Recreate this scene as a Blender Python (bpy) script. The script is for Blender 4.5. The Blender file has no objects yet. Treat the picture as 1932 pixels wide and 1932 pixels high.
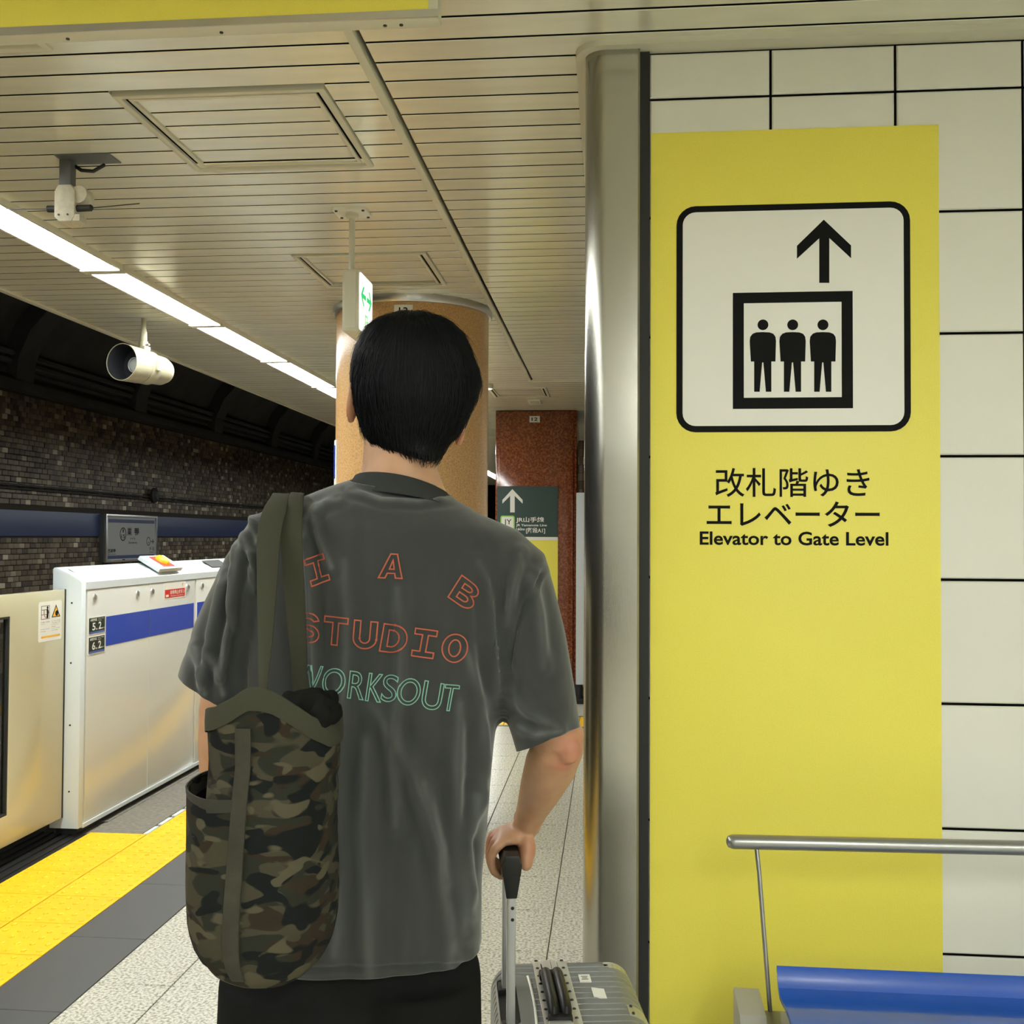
import bpy, bmesh, math, random
import numpy as np
from mathutils import Vector, Matrix
from mathutils.bvhtree import BVHTree
random.seed(7); RNG = np.random.default_rng(7)
sc = bpy.context.scene
COL = sc.collection

# ------------------------------------------------------------------ camera
CAM_H = 1.5
CR = ((0.9956, 0.0941, 0.0048), (-0.0025, -0.0244, 0.9997), (-0.0941, 0.9953, 0.0240))  # right, up, forward
FPX = 1980.0
_r, _u, _f = (Vector(v).normalized() for v in CR)
_u = _r.cross(_f).normalized(); _r = _f.cross(_u).normalized()
cam_data = bpy.data.cameras.new('camera'); cam = bpy.data.objects.new('camera', cam_data); COL.objects.link(cam)
cam_data.sensor_width = 36.0; cam_data.sensor_fit = 'HORIZONTAL'; cam_data.lens = 36.0 * FPX / 1932.0
cam_data.clip_start = 0.05; cam_data.clip_end = 200
cam.matrix_world = Matrix(((_r.x, _u.x, -_f.x, 0), (_r.y, _u.y, -_f.y, 0), (_r.z, _u.z, -_f.z, CAM_H), (0, 0, 0, 1)))
sc.camera = cam
# ------------------------------------------------------------------ view and world
sc.view_settings.view_transform = 'Standard'; sc.view_settings.look = 'None'
sc.view_settings.gamma = 1.0; sc.view_settings.use_curve_mapping = False
sc.view_settings.exposure = 1.35
world = bpy.data.worlds.new('world'); sc.world = world; world.use_nodes = True
world.node_tree.nodes['Background'].inputs[0].default_value = (0.9, 0.95, 1.0, 1)
world.node_tree.nodes['Background'].inputs[1].default_value = 0.004
sc.cycles.use_denoising = True
sc.cycles.max_bounces = 8; sc.cycles.diffuse_bounces = 5; sc.cycles.glossy_bounces = 4; sc.cycles.transparent_max_bounces = 8
sc.cycles.sample_clamp_indirect = 6.0
STRIP_POWER = 19.0      # visible platform strip
BACK_POWER = 15.0       # ceiling fixtures behind the camera

# ------------------------------------------------------------------ pixel rays onto real planes
def ray(px, py):
    return _r * ((px - 966.0) / FPX) + _u * (-(py - 966.0) / FPX) + _f
def PZ(px, py, z):
    d = ray(px, py); return Vector((0, 0, CAM_H)) + d * ((z - CAM_H) / d.z)
def PY(px, py, y):
    d = ray(px, py); return Vector((0, 0, CAM_H)) + d * (y / d.y)
def PX(px, py, x):
    d = ray(px, py); return Vector((0, 0, CAM_H)) + d * (x / d.x)

# ------------------------------------------------------------------ materials
MATS = {}
def srgb(r, g, b):
    def f(c):
        c /= 255.0
        return c / 12.92 if c <= 0.04045 else ((c + 0.055) / 1.055) ** 2.4
    return (f(r), f(g), f(b))
def M(name, col=None, rough=0.5, metal=0.0, spec=0.5, noise=None, bump=None, emit=None, coat=0.0, objvar=0.0, aniso=None, alpha=None, trans=None, attr=None, sheen=0.0):
    if name in MATS: return MATS[name]
    m = bpy.data.materials.new(name); m.use_nodes = True; MATS[name] = m
    nt = m.node_tree; N = nt.nodes; L = nt.links; b = N['Principled BSDF']
    b.inputs['Base Color'].default_value = (*col, 1); b.inputs['Roughness'].default_value = rough
    b.inputs['Metallic'].default_value = metal; b.inputs['Specular IOR Level'].default_value = spec
    b.inputs['Coat Weight'].default_value = coat
    if sheen: b.inputs['Sheen Weight'].default_value = sheen
    if trans: b.inputs['Transmission Weight'].default_value = trans
    if alpha is not None: b.inputs['Alpha'].default_value = alpha
    if emit: b.inputs['Emission Color'].default_value = (*emit[0], 1); b.inputs['Emission Strength'].default_value = emit[1]
    m.diffuse_color = (*col, 1)
    tc = N.new('ShaderNodeTexCoord')
    src = None
    if attr:
        a = N.new('ShaderNodeAttribute'); a.attribute_name = attr; src = a.outputs['Color']
    if noise:
        # noise = (scale, low colour multiplier, high colour multiplier[, contrast lo, hi, stretch])
        nz = N.new('ShaderNodeTexNoise'); nz.inputs['Scale'].default_value = noise[0]; nz.inputs['Detail'].default_value = 4
        if len(noise) > 5:
            mp = N.new('ShaderNodeMapping'); mp.inputs['Scale'].default_value = noise[5]
            L.new(tc.outputs['Object'], mp.inputs['Vector']); L.new(mp.outputs[0], nz.inputs['Vector'])
        else: L.new(tc.outputs['Object'], nz.inputs['Vector'])
        cr = N.new('ShaderNodeValToRGB'); lo, hi = (noise[3], noise[4]) if len(noise) > 4 else (0.3, 0.7)
        cr.color_ramp.elements[0].position = lo; cr.color_ramp.elements[1].position = hi
        def mul(k): return (*(min(1.0, c * k) for c in col), 1) if isinstance(k, (int, float)) else (*k, 1)
        cr.color_ramp.elements[0].color = mul(noise[1]); cr.color_ramp.elements[1].color = mul(noise[2])
        L.new(nz.outputs['Fac'], cr.inputs['Fac']); s2 = cr.outputs['Color']
        if src is not None:
            mx = N.new('ShaderNodeMix'); mx.data_type = 'RGBA'; mx.blend_type = 'MULTIPLY'; mx.inputs[0].default_value = 1
            L.new(src, mx.inputs[6]); L.new(s2, mx.inputs[7]); src = mx.outputs[2]
        else: src = s2
    if objvar:
        oi = N.new('ShaderNodeObjectInfo'); mr = N.new('ShaderNodeMapRange')
        mr.inputs['To Min'].default_value = 1 - objvar; mr.inputs['To Max'].default_value = 1 + objvar
        L.new(oi.outputs['Random'], mr.inputs['Value'])
        vm = N.new('ShaderNodeVectorMath'); vm.operation = 'SCALE'
        if src is not None: L.new(src, vm.inputs[0])
        else: vm.inputs[0].default_value = col
        L.new(mr.outputs[0], vm.inputs['Scale']); src = vm.outputs[0]
    if src is not None: L.new(src, b.inputs['Base Color'])
    if bump:
        nb = N.new('ShaderNodeTexNoise'); nb.inputs['Scale'].default_value = bump[0]; nb.inputs['Detail'].default_value = 3
        if len(bump) > 2:
            mp = N.new('ShaderNodeMapping'); mp.inputs['Scale'].default_value = bump[2]
            L.new(tc.outputs['Object'], mp.inputs['Vector']); L.new(mp.outputs[0], nb.inputs['Vector'])
        else: L.new(tc.outputs['Object'], nb.inputs['Vector'])
        bp = N.new('ShaderNodeBump'); bp.inputs['Strength'].default_value = bump[1]; bp.inputs['Distance'].default_value = 0.004
        L.new(nb.outputs['Fac'], bp.inputs['Height']); L.new(bp.outputs[0], b.inputs['Normal'])
    if aniso:
        b.inputs['Anisotropic'].default_value = aniso
        tg = N.new('ShaderNodeTangent'); tg.direction_type = 'RADIAL'; tg.axis = 'Z'; L.new(tg.outputs[0], b.inputs['Tangent'])
    return m

# ------------------------------------------------------------------ object helpers
def link(o, parent=None):
    COL.objects.link(o)
    if parent is not None: o.parent = parent
    return o
def wpos(o):
    p = Vector((0, 0, 0))
    while o is not None: p += o.location; o = o.parent
    return p
def tag(o, label=None, cat=None, group=None, kind=None):
    if label: o['label'] = label
    if cat: o['category'] = cat
    if group: o['group'] = group
    if kind: o['kind'] = kind
    return o
def thing(name, loc, label, cat, group=None):
    o = bpy.data.objects.new(name, None); o.empty_display_size = 0.1; o.location = loc; link(o)
    return tag(o, label, cat, group)
class MB:
    """collects shapes in world coordinates; build() makes one mesh object"""
    def __init__(s): s.v = []; s.f = []; s.mi = []; s.cur = 0
    def add(s, vs, fs):
        n = len(s.v); s.v += [tuple(p) for p in vs]; s.f += [tuple(i + n for i in f) for f in fs]; s.mi += [s.cur] * len(fs); return s
    def box(s, x0, x1, y0, y1, z0, z1):
        return s.add([(x0,y0,z0),(x1,y0,z0),(x1,y1,z0),(x0,y1,z0),(x0,y0,z1),(x1,y0,z1),(x1,y1,z1),(x0,y1,z1)],
                     [(3,2,1,0),(4,5,6,7),(0,1,5,4),(1,2,6,5),(2,3,7,6),(3,0,4,7)])
    def cbox(s, c, size, U=None, V=None, W=None):
        U = Vector(U or (1,0,0)); V = Vector(V or (0,1,0)); W = Vector(W or (0,0,1)); c = Vector(c)
        pts = [c + U*(a*size[0]/2) + V*(b*size[1]/2) + W*(d*size[2]/2) for d in (-1,1) for a, b in ((-1,-1),(1,-1),(1,1),(-1,1))]
        return s.add(pts, [(3,2,1,0),(4,5,6,7),(0,1,5,4),(1,2,6,5),(2,3,7,6),(3,0,4,7)])
    def rings(s, rings, cap0=True, cap1=True, closed=True):
        n = len(rings[0]); vs = [p for r in rings for p in r]; fs = []
        for k in range(len(rings) - 1):
            for i in range(n if closed else n - 1):
                j = (i + 1) % n
                fs.append((k*n+i, k*n+j, (k+1)*n+j, (k+1)*n+i))
        if cap0 and closed: fs.append(tuple(range(n))[::-1])
        if cap1 and closed: fs.append(tuple((len(rings)-1)*n + i for i in range(n)))
        return s.add(vs, fs)
    def cyl(s, p0, p1, r, n=16, r1=None):
        return s.tube([p0, p1], [r, r if r1 is None else r1], n)
    def tube(s, path, r, n=10, caps=True):
        path = [Vector(p) for p in path]; rs = r if isinstance(r, (list, tuple)) else [r] * len(path)
        rings = []; ref = None
        for i, p in enumerate(path):
            t = (path[min(i+1, len(path)-1)] - path[max(i-1, 0)]).normalized()
            if ref is None:
                ref = Vector((0,0,1)) if abs(t.z) < 0.9 else Vector((1,0,0))
            a = (ref - t * ref.dot(t)).normalized(); b = t.cross(a); ref = a
            rings.append([p + (a*math.cos(2*math.pi*k/n) + b*math.sin(2*math.pi*k/n)) * rs[i] for k in range(n)])
        return s.rings(rings, caps, caps)
    def lathe(s, c, prof, axis=(0,0,1), n=32, cap0=True, cap1=True):
        c = Vector(c); t = Vector(axis).normalized(); ref = Vector((0,0,1)) if abs(t.z) < 0.9 else Vector((1,0,0))
        a = (ref - t*ref.dot(t)).normalized(); b = t.cross(a)
        return s.rings([[c + t*h + (a*math.cos(2*math.pi*k/n) + b*math.sin(2*math.pi*k/n))*r for k in range(n)] for r, h in prof], cap0, cap1)
    def prism(s, pts, O, U, V, t0, t1):
        """polygon (u,v) extruded along U x V from t0 to t1"""
        O = Vector(O); U = Vector(U); V = Vector(V); N = U.cross(V); n = len(pts)
        ar = sum(pts[i][0]*pts[(i+1)%n][1] - pts[(i+1)%n][0]*pts[i][1] for i in range(n))
        if ar < 0: pts = pts[::-1]
        vs = [O + U*u + V*v + N*t0 for u, v in pts] + [O + U*u + V*v + N*t1 for u, v in pts]
        fs = [tuple(range(n))[::-1], tuple(range(n, 2*n))] + [(i, (i+1)%n, n+(i+1)%n, n+i) for i in range(n)]
        return s.add(vs, fs)
    def ring_prism(s, outer, inner, O, U, V, t0, t1):
        O = Vector(O); U = Vector(U); V = Vector(V); N = U.cross(V); n = len(outer)
        g = lambda p, t: O + U*p[0] + V*p[1] + N*t
        vs = [g(p, t1) for p in outer] + [g(p, t1) for p in inner] + [g(p, t0) for p in outer] + [g(p, t0) for p in inner]
        fs = []
        for i in range(n):
            j = (i+1) % n
            fs += [(i, j, n+j, n+i), (2*n+i, 2*n+j, j, i), (n+i, n+j, 3*n+j, 3*n+i), (3*n+i, 3*n+j, 2*n+j, 2*n+i)]
        return s.add(vs, fs)
    def mesh(s, name, mats, off=(0,0,0), smooth=False):
        me = bpy.data.meshes.new(name); o = Vector(off)
        me.from_pydata([tuple(Vector(p) - o) for p in s.v], [], s.f)
        for m in (mats if isinstance(mats, (list, tuple)) else [mats]): me.materials.append(m)
        if any(s.mi): me.polygons.foreach_set('material_index', s.mi)
        if smooth is True: me.polygons.foreach_set('use_smooth', [True]*len(me.polygons))
        elif smooth:
            me.polygons.foreach_set('use_smooth', [True]*len(me.polygons)); me.update(); me.set_sharp_from_angle(angle=math.radians(smooth))
        me.update(); return me
    def build(s, name, mats, parent=None, smooth=False, origin=None, bevel=0, label=None):
        pw = wpos(parent) if parent is not None else Vector((0,0,0))
        org = Vector(origin) if origin is not None else pw
        me = s.mesh(name, mats, org, smooth)
        o = bpy.data.objects.new(name, me); o.location = org - pw; link(o, parent)
        if bevel:
            bm = bmesh.new(); bm.from_mesh(me)
            bmesh.ops.remove_doubles(bm, verts=bm.verts, dist=1e-6)
            ed = [e for e in bm.edges if len(e.link_faces) == 2 and e.calc_face_angle() > 0.6]
            bmesh.ops.bevel(bm, geom=ed, offset=bevel, segments=2, profile=0.6, affect='EDGES', clamp_overlap=True)
            bm.to_mesh(me); bm.free()
            me.polygons.foreach_set('use_smooth', [True]*len(me.polygons)); me.set_sharp_from_angle(angle=math.radians(35)); me.update()
        if label: o['label'] = label
        return o
def inst(src, loc, parent=None):
    o = src.copy(); o.location = loc; COL.objects.link(o)
    if parent is not None: o.parent = parent
    return o
def rrect(u0, v0, u1, v1, r, n=6):
    p = []
    for cx, cy, a0 in ((u1-r, v1-r, 0), (u0+r, v1-r, 90), (u0+r, v0+r, 180), (u1-r, v0+r, 270)):
        for k in range(n+1):
            a = math.radians(a0 + 90*k/n); p.append((cx + r*math.cos(a), cy + r*math.sin(a)))
    return p
def circ(cx, cy, r, n=24): return [(cx + r*math.cos(2*math.pi*k/n), cy + r*math.sin(2*math.pi*k/n)) for k in range(n)]
def text2d(s, bold=0.0, spacing=1.0, res=4, shear=0.0, outline=False):
    """flat glyph mesh of a string in unit size: (verts, faces/edges)"""
    cu = bpy.data.curves.new('tmp', 'FONT'); cu.body = s; cu.size = 1; cu.resolution_u = res; cu.offset = bold; cu.space_character = spacing; cu.shear = shear
    cu.fill_mode = 'NONE' if outline else 'FRONT'
    o = bpy.data.objects.new('tmp', cu); COL.objects.link(o)
    dg = bpy.context.evaluated_depsgraph_get(); dg.update()
    me = bpy.data.meshes.new_from_object(o.evaluated_get(dg))
    v = [(p.co.x, p.co.y) for p in me.vertices]; f = [tuple(e.vertices) for e in me.edges] if outline else [tuple(p.vertices) for p in me.polygons]
    bpy.data.objects.remove(o); bpy.data.curves.remove(cu); bpy.data.meshes.remove(me)
    return v, f
def lettering(name, s, O, U, V, box, mat, parent, lift=0.0006, bold=0.0, spacing=1.0, label=None):
    """a printed string fitted into box (u0,v0,u1,v1) of the plane O,U,V"""
    v, f = text2d(s, bold, spacing)
    if not v: return None
    a = np.array(v); lo, hi = a.min(0), a.max(0); sx = (box[2]-box[0])/max(1e-6, hi[0]-lo[0]); sy = (box[3]-box[1])/max(1e-6, hi[1]-lo[1])
    O = Vector(O); U = Vector(U); V = Vector(V); N = U.cross(V)
    mb = MB(); mb.add([O + U*(box[0] + (p[0]-lo[0])*sx) + V*(box[1] + (p[1]-lo[1])*sy) + N*lift for p in a], f)
    return mb.build(name, mat, parent, label=label)
# ------------------------------------------------------------------ palette
M('slat', srgb(226,225,209), rough=0.25, metal=0.27, spec=0.6, noise=(3.0, 0.93, 1.04, 0.3, 0.7, (1, 6, 1)), objvar=0.04)
M('cream_paint', srgb(204,201,182), rough=0.38)
M('joint_black', (0.006,0.0055,0.005), rough=1.0, spec=0.0)
M('black_gap', (0.005,0.005,0.005), rough=1.0, spec=0.0)
M('wall_tile', srgb(219,218,208), rough=0.45, bump=(420, 0.10), objvar=0.02)
M('floor_tile', srgb(186,184,170), rough=0.32, noise=(95, srgb(128,125,110), srgb(202,200,186), 0.36, 0.56), objvar=0.03)
M('grey_tile', srgb(70,71,71), rough=0.42, noise=(180, 0.9, 1.08), objvar=0.03)
M('yellow_tile', srgb(238,186,8), rough=0.5, spec=0.35, noise=(9, 0.94, 1.03), objvar=0.03)
M('granite', srgb(112,107,96), rough=0.6, noise=(40, 0.7, 1.2), objvar=0.05)
M('stainless', (0.38,0.37,0.33), rough=0.22, metal=1.0, bump=(30, 0.05, (40, 40, 0.6)), aniso=0.5)
M('sign_yellow', srgb(231,219,88), rough=0.42, noise=(300, 0.97, 1.03))
M('sign_white', srgb(226,225,217), rough=0.4)
M('ink', (0.004,0.004,0.004), rough=0.6, spec=0.12)
M('white_paint', srgb(202,210,213), rough=0.35)
M('gate_cream', srgb(206,207,201), rough=0.16, spec=0.55)
M('door_cream', srgb(192,187,160), rough=0.14, spec=0.55)
M('gate_blue', srgb(38,70,178), rough=0.25)
M('rubber', (0.012,0.012,0.012), rough=0.6)
M('dark_metal', (0.03,0.03,0.03), rough=0.4, metal=0.6)
M('steel', (0.55,0.55,0.55), rough=0.3, metal=1.0)
M('concrete_dark', srgb(58,57,58), rough=0.85, noise=(3, 0.7, 1.1))
M('mosaic', (1,1,1), rough=0.42, spec=0.4, attr='tint')
M('mosaic_grout', srgb(52,46,38), rough=0.9)
M('band_blue', srgb(46,60,100), rough=0.4)
M('tan_granite', srgb(190,152,104), rough=0.26, spec=0.35, noise=(150, srgb(168,128,82), srgb(202,164,116), 0.30, 0.62))
M('red_granite', srgb(126,66,40), rough=0.10, spec=0.55, noise=(60, srgb(104,50,28), srgb(160,94,60), 0.40, 0.72))
M('emit_strip', (0.9,0.9,0.88), rough=0.5, emit=((0.965,1.0,0.965), STRIP_POWER))
M('emit_back', (0.9,0.9,0.88), rough=0.5, emit=((0.965,1.0,0.945), BACK_POWER))

CZ = 2.70
# ------------------------------------------------------------------ ceiling
mb = MB(); mb.box(-2.97, 4.0, -9.0, 24.0, CZ+0.035, CZ+0.12)
ceiling = tag(mb.build('ceiling', M('black_gap')), kind='structure')
PITCH = 0.1093; J0 = 2.3704
def slat_mesh(L, w=PITCH-0.0105):
    w = w; mb = MB(); e = 0.0015
    prof = [(-w/2, 0.022), (-w/2, 0.0015), (-w/2+e, 0.0), (w/2-e, 0.0), (w/2, 0.0015), (w/2, 0.022)]
    mb.rings([[(x, y, z) for y, z in prof] for x in (-L/2, L/2)], closed=True)
    mb.mi[0] = 1; mb.mi[4] = 1; mb.mi[5] = 1
    return mb.mesh('slat', [M('slat'), M('joint_black')])
_sm = {}
def slat(x0, x1, yc, parent=ceiling, z=CZ, w=PITCH-0.0105):
    L = round(x1 - x0, 3)
    if L < 0.02: return
    key = (L, round(w, 4))
    if key not in _sm: _sm[key] = slat_mesh(L, w)
    o = bpy.data.objects.new('slat', _sm[key]); o.location = Vector(((x0+x1)/2, yc, z)) - wpos(parent); link(o, parent)
HATCH = [(-1.357, -0.766, 2.711, 3.308), (-1.362, -0.780, 4.339, 4.912), (-0.995, -0.522, 8.350, 8.895), (-1.98, -1.372, 1.86, 2.442), (0.735, 1.330, 1.75, 2.345)]
def slat_run(x0, x1, yc):
    segs = [(x0, x1)]
    for hx0, hx1, hy0, hy1 in HATCH:
        if hy0 + 0.02 < yc < hy1 - 0.02:
            n = []
            for a, b in segs:
                if hx0 <= a or hx1 >= b or hx1 < a or hx0 > b: n.append((a, b))
                else: n += [(a, hx0 - 0.004), (hx1 + 0.004, b)]
            segs = n
    for a, b in segs: slat(a, b, yc)
k = -1
while True:
    yc = J0 + (k + 0.5) * PITCH
    if yc > 12.4: break
    if yc < 7.98:
        slat_run(-2.955, -0.636, yc); slat_run(-0.598, 3.6 if yc < 2.60 else -0.088, yc)
    else: slat_run(-2.955, 2.0, yc)
    k += 1
mb = MB()
y = 12.45
while y < 24: mb.box(-2.955, 2.0, y, y + PITCH - 0.008, CZ, CZ+0.022); y += PITCH
y = J0 - PITCH - 0.004
while y > -9: mb.box(-2.955, 3.9, y - PITCH + 0.008, y, CZ, CZ+0.022); y -= PITCH
tag(mb.build('far_slats', M('slat'), ceiling), kind='stuff')
mb = MB(); mb.box(-0.634, -0.610, 2.10, 8.00, CZ-0.010, CZ+0.03); mb.box(-0.610, -0.075, 7.965, 8.00, CZ-0.012, CZ+0.03)
tag(mb.build('trim_1', M('cream_paint'), bevel=0.003), kind='structure')
mb = MB(); mb.box(-2.985, -2.957, -9, 24, CZ-0.01, CZ+0.22)
tag(mb.build('trim_2', M('cream_paint')), kind='structure')
for n, (x0, x1, y0, y1) in enumerate(HATCH):
    lab = ['square slatted access hatch in the ceiling above the platform edge, nearest and largest in view',
           'square slatted access hatch in the ceiling just before the round column',
           'shallow looking access hatch in the ceiling before the red granite pillar',
           'access hatch in the ceiling cut by the left frame edge beside the overhead sign', 'pale edged access hatch in the ceiling at the top right frame corner'][n]
    h = thing('ceiling_hatch', ((x0+x1)/2, (y0+y1)/2, CZ), lab, 'hatch')
    t = 0.020; g = 0.012
    mb = MB()
    mb.ring_prism([(x0,y0),(x1,y0),(x1,y1),(x0,y1)], [(x0+t,y0+t),(x1-t,y0+t),(x1-t,y1-t),(x0+t,y1-t)], (0,0,CZ-0.008), (1,0,0), (0,1,0), 0.0, 0.03)
    mb.build('outer_frame', M('cream_paint'), h, bevel=0.003)
    a0, a1, b0, b1 = x0+t+g, x1-t-g, y0+t+g, y1-t-g
    MB().ring_prism([(x0+t,y0+t),(x1-t,y0+t),(x1-t,y1-t),(x0+t,y1-t)], [(a0,b0),(a1,b0),(a1,b1),(a0,b1)], (0,0,CZ+0.002), (1,0,0), (0,1,0), 0.0, 0.02).build('seal', M('joint_black'), h)
    mb = MB(); mb.ring_prism([(a0,b0),(a1,b0),(a1,b1),(a0,b1)], [(a0+0.012,b0+0.012),(a1-0.012,b0+0.012),(a1-0.012,b1-0.012),(a0+0.012,b1-0.012)], (0,0,CZ-0.004), (1,0,0), (0,1,0), 0.0, 0.03)
    mb.build('inner_frame', M('cream_paint'), h, bevel=0.002)
    ns = int(round((b1-b0-0.03)/PITCH)); pp = (b1-b0-0.040)/ns
    for k in range(ns): slat(a0+0.013, a1-0.013, b0 + 0.014 + pp*(k+0.5), h, CZ+0.004, pp-0.0095)
# ------------------------------------------------------------------ floor
mb = MB(); mb.box(-2.95, 4.0, -9.0, 24.0, -0.30, -0.008)
floor = tag(mb.build('floor', M('granite')), kind='structure')
mb = MB(); mb.box(-1.716, 4.0, -9.0, 2.146, -0.008, 0.0); mb.box(0.19, 4.0, 2.146, 2.56, -0.008, 0.0); mb.box(-1.716, 2.0, 12.6, 24, -0.008, 0); mb.box(0.60, 2.0, 8.1, 12.6, -0.008, 0)
mb.build('paving', M('floor_tile'), floor)
mb = MB(); mb.box(-2.60, -2.02, -9, 2.10, -0.008, 0.0); mb.box(-2.31, -2.02, 12.6, 24, -0.008, 0)
mb.build('tactile_paving', M('yellow_tile'), floor)
mb = MB(); mb.box(-2.013, -1.719, -9, 1.386, -0.008, 0.0); mb.box(-2.013, -1.719, 12.6, 24, -0.008, 0)
mb.build('grey_paving', M('grey_tile'), floor)
_tm = {}
def tile_top(name, x0, x1, y0, y1, mat, gap=0.004, domes=False, z=0.0):
    key = (name, round(x1-x0, 3), round(y1-y0, 3))
    if key not in _tm:
        w, d = x1-x0-gap, y1-y0-gap; mb = MB(); e = 0.0015
        mb.rings([[(-w/2,-d/2,-0.007),(w/2,-d/2,-0.007),(w/2,d/2,-0.007),(-w/2,d/2,-0.007)], [(-w/2,-d/2,-e),(w/2,-d/2,-e),(w/2,d/2,-e),(-w/2,d/2,-e)],
                  [(-w/2+e,-d/2+e,0),(w/2-e,-d/2+e,0),(w/2-e,d/2-e,0),(-w/2+e,d/2-e,0)]])
        if domes:
            for i in range(5):
                for j in range(5):
                    c = (-w/2 + w*(i+0.5)/5, -d/2 + d*(j+0.5)/5, 0)
                    mb.lathe(c, [(0.0125, -0.001), (0.0105, 0.003), (0.006, 0.005)], n=8)
        _tm[key] = mb.mesh(name, mat)
    o = bpy.data.objects.new(name, _tm[key]); o.location = ((x0+x1)/2, (y0+y1)/2, z); link(o, floor)
XB = [-1.716, -1.455, -1.045, -0.635, -0.225, 0.187, 0.60]; YB = [3.41 + 0.42*k for k in range(-3, 23)]
YELLOW_X = (8.38, 8.84)
for j in range(len(YB)-1):
    for i in range(len(XB)-1):
        y0, y1 = YB[j], YB[j+1]
        if XB[i] > 0.1 and y0 < 8.0: continue
        if y1 > YELLOW_X[0]-0.06 and y0 < YELLOW_X[1]+0.04 and XB[i] >= -1.46:
            if y0 < YELLOW_X[0]-0.10: tile_top('floor_tile', XB[i], XB[i+1], y0, YELLOW_X[0]-0.06, M('floor_tile'))
            if y1 > YELLOW_X[1]+0.08: tile_top('floor_tile', XB[i], XB[i+1], YELLOW_X[1]+0.04, y1, M('floor_tile'))
            continue
        tile_top('floor_tile', XB[i], XB[i+1], y0, y1, M('floor_tile'))
for i in range(7): tile_top('tactile_tile', -1.455+0.3*i, -1.155+0.3*i, YELLOW_X[0], YELLOW_X[1], M('yellow_tile'))
for i in range(2): tile_top('grey_tile', -1.455+1.03*i, -0.425+1.03*i, YELLOW_X[0]-0.06, YELLOW_X[0], M('grey_tile')); tile_top('grey_tile', -1.455+1.03*i, -0.425+1.03*i, YELLOW_X[1], YELLOW_X[1]+0.04, M('grey_tile'))
for k in range(-10, 26):
    y0 = 5.118 + 0.3015*k
    tile_top('tactile_tile', -2.3165, -2.016, y0, y0+0.3015, M('yellow_tile'), gap=0.0055, domes=y0 < 9)
    if y0 < 5.1: tile_top('tactile_tile', -2.617, -2.3165, y0, y0+0.3015, M('yellow_tile'), gap=0.0055, domes=True)
for k in range(-3, 16):
    y0 = 3.19 + 0.6*k; tile_top('grey_tile', -2.016, -1.716, y0, y0+0.6, M('grey_tile'), gap=0.003)
for k in range(0, 14):
    y0 = 5.118 + 0.53*k
    tile_top('granite_slab', -2.62, -2.345, y0, y0+0.53, M('granite')); tile_top('granite_slab', -2.95, -2.62, y0+0.2, y0+0.73, M('granite'))
for k in range(0, 40):
    y0 = 5.125 + 0.172*k; tile_top('white_dash', -2.343, -2.3175, y0, y0+0.136, M('white_paint'), gap=0.002)
mb = MB()                                           # ribbed door threshold
mb.box(-2.95, -2.62, 2.1, 5.10, -0.008, -0.003)
for k in range(6): mb.box(-2.94+0.052*k, -2.905+0.052*k, 2.1, 5.10, -0.003, 0.002)
mb.build('door_threshold', M('dark_metal'), floor)
# ------------------------------------------------------------------ elevator block: tiled wall, stainless corner
WY = 2.557
mb = MB(); mb.box(0.067, 4.0, WY+0.006, WY+0.20, 0.0, 2.735); mb.box(-0.055, 0.1, 2.62, 8.0, 0.0, 2.735); mb.box(0.1, 4.0, 7.8, 8.0, 0, 2.735)
wall_front = tag(mb.build('wall_front', M('black_gap')), kind='structure')
tp = 0.2927; zp = 0.2913; vj0 = 0.0885
def wtile(x0, x1, z0, z1, gap=0.0065):
    key = ('w', round(x1-x0, 3), round(z1-z0, 3))
    if key not in _tm:
        w, h = x1-x0-gap, z1-z0-gap; e = 0.003; mb = MB()
        mb.rings([[(-w/2,0.012,-h/2),(w/2,0.012,-h/2),(w/2,0.012,h/2),(-w/2,0.012,h/2)], [(-w/2,e,-h/2),(w/2,e,-h/2),(w/2,e,h/2),(-w/2,e,h/2)],
                  [(-w/2+e,0,-h/2+e),(w/2-e,0,-h/2+e),(w/2-e,0,h/2-e),(-w/2+e,0,h/2-e)]][::1])
        bm = bmesh.new(); me = mb.mesh('wall_tile', M('wall_tile')); bm.from_mesh(me); bmesh.ops.recalc_face_normals(bm, faces=bm.faces); bm.to_mesh(me); bm.free()
        _tm[key] = me
    o = bpy.data.objects.new('wall_tile', _tm[key]); o.location = ((x0+x1)/2, WY, (z0+z1)/2); link(o, wall_front)
zs = [2.684] + [2.570 - zp*k for k in range(9)] + [0.0]
for i in range(8):
    for a, b in zip(zs[1:], zs[:-1]): wtile(vj0 + tp*i, vj0 + tp*(i+1), a, b)
mb = MB(); mb.box(vj0+tp*8, 4.0, WY, WY+0.006, 0, 2.684)
mb.build('wall_panel', M('wall_tile'), wall_front)
mb = MB(); mb.box(-0.062, -0.055, 2.62, 8.0, 0.0, 2.68); mb.build('side_panel', M('wall_tile'), wall_front)
pil = thing('stainless_pillar', (0.0, 2.56, 0), 'tall brushed stainless steel corner post left of the yellow lift sign', 'pillar')
prof = [(0.067, 2.60), (0.067, 2.535), (0.062, 2.530)]
prof += [(-0.016 - 0.050*math.sin(a), 2.580 - 0.050*math.cos(a)) for a in [math.radians(9*k) for k in range(11)]] + [(-0.066, 2.66), (-0.050, 2.66), (-0.050, 2.60)]
mb = MB(); mb.rings([[(x, y, z) for x, y in prof] for z in (0.0, 2.684)])
mb.build('post_cover', M('stainless'), pil, smooth=35)
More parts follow.
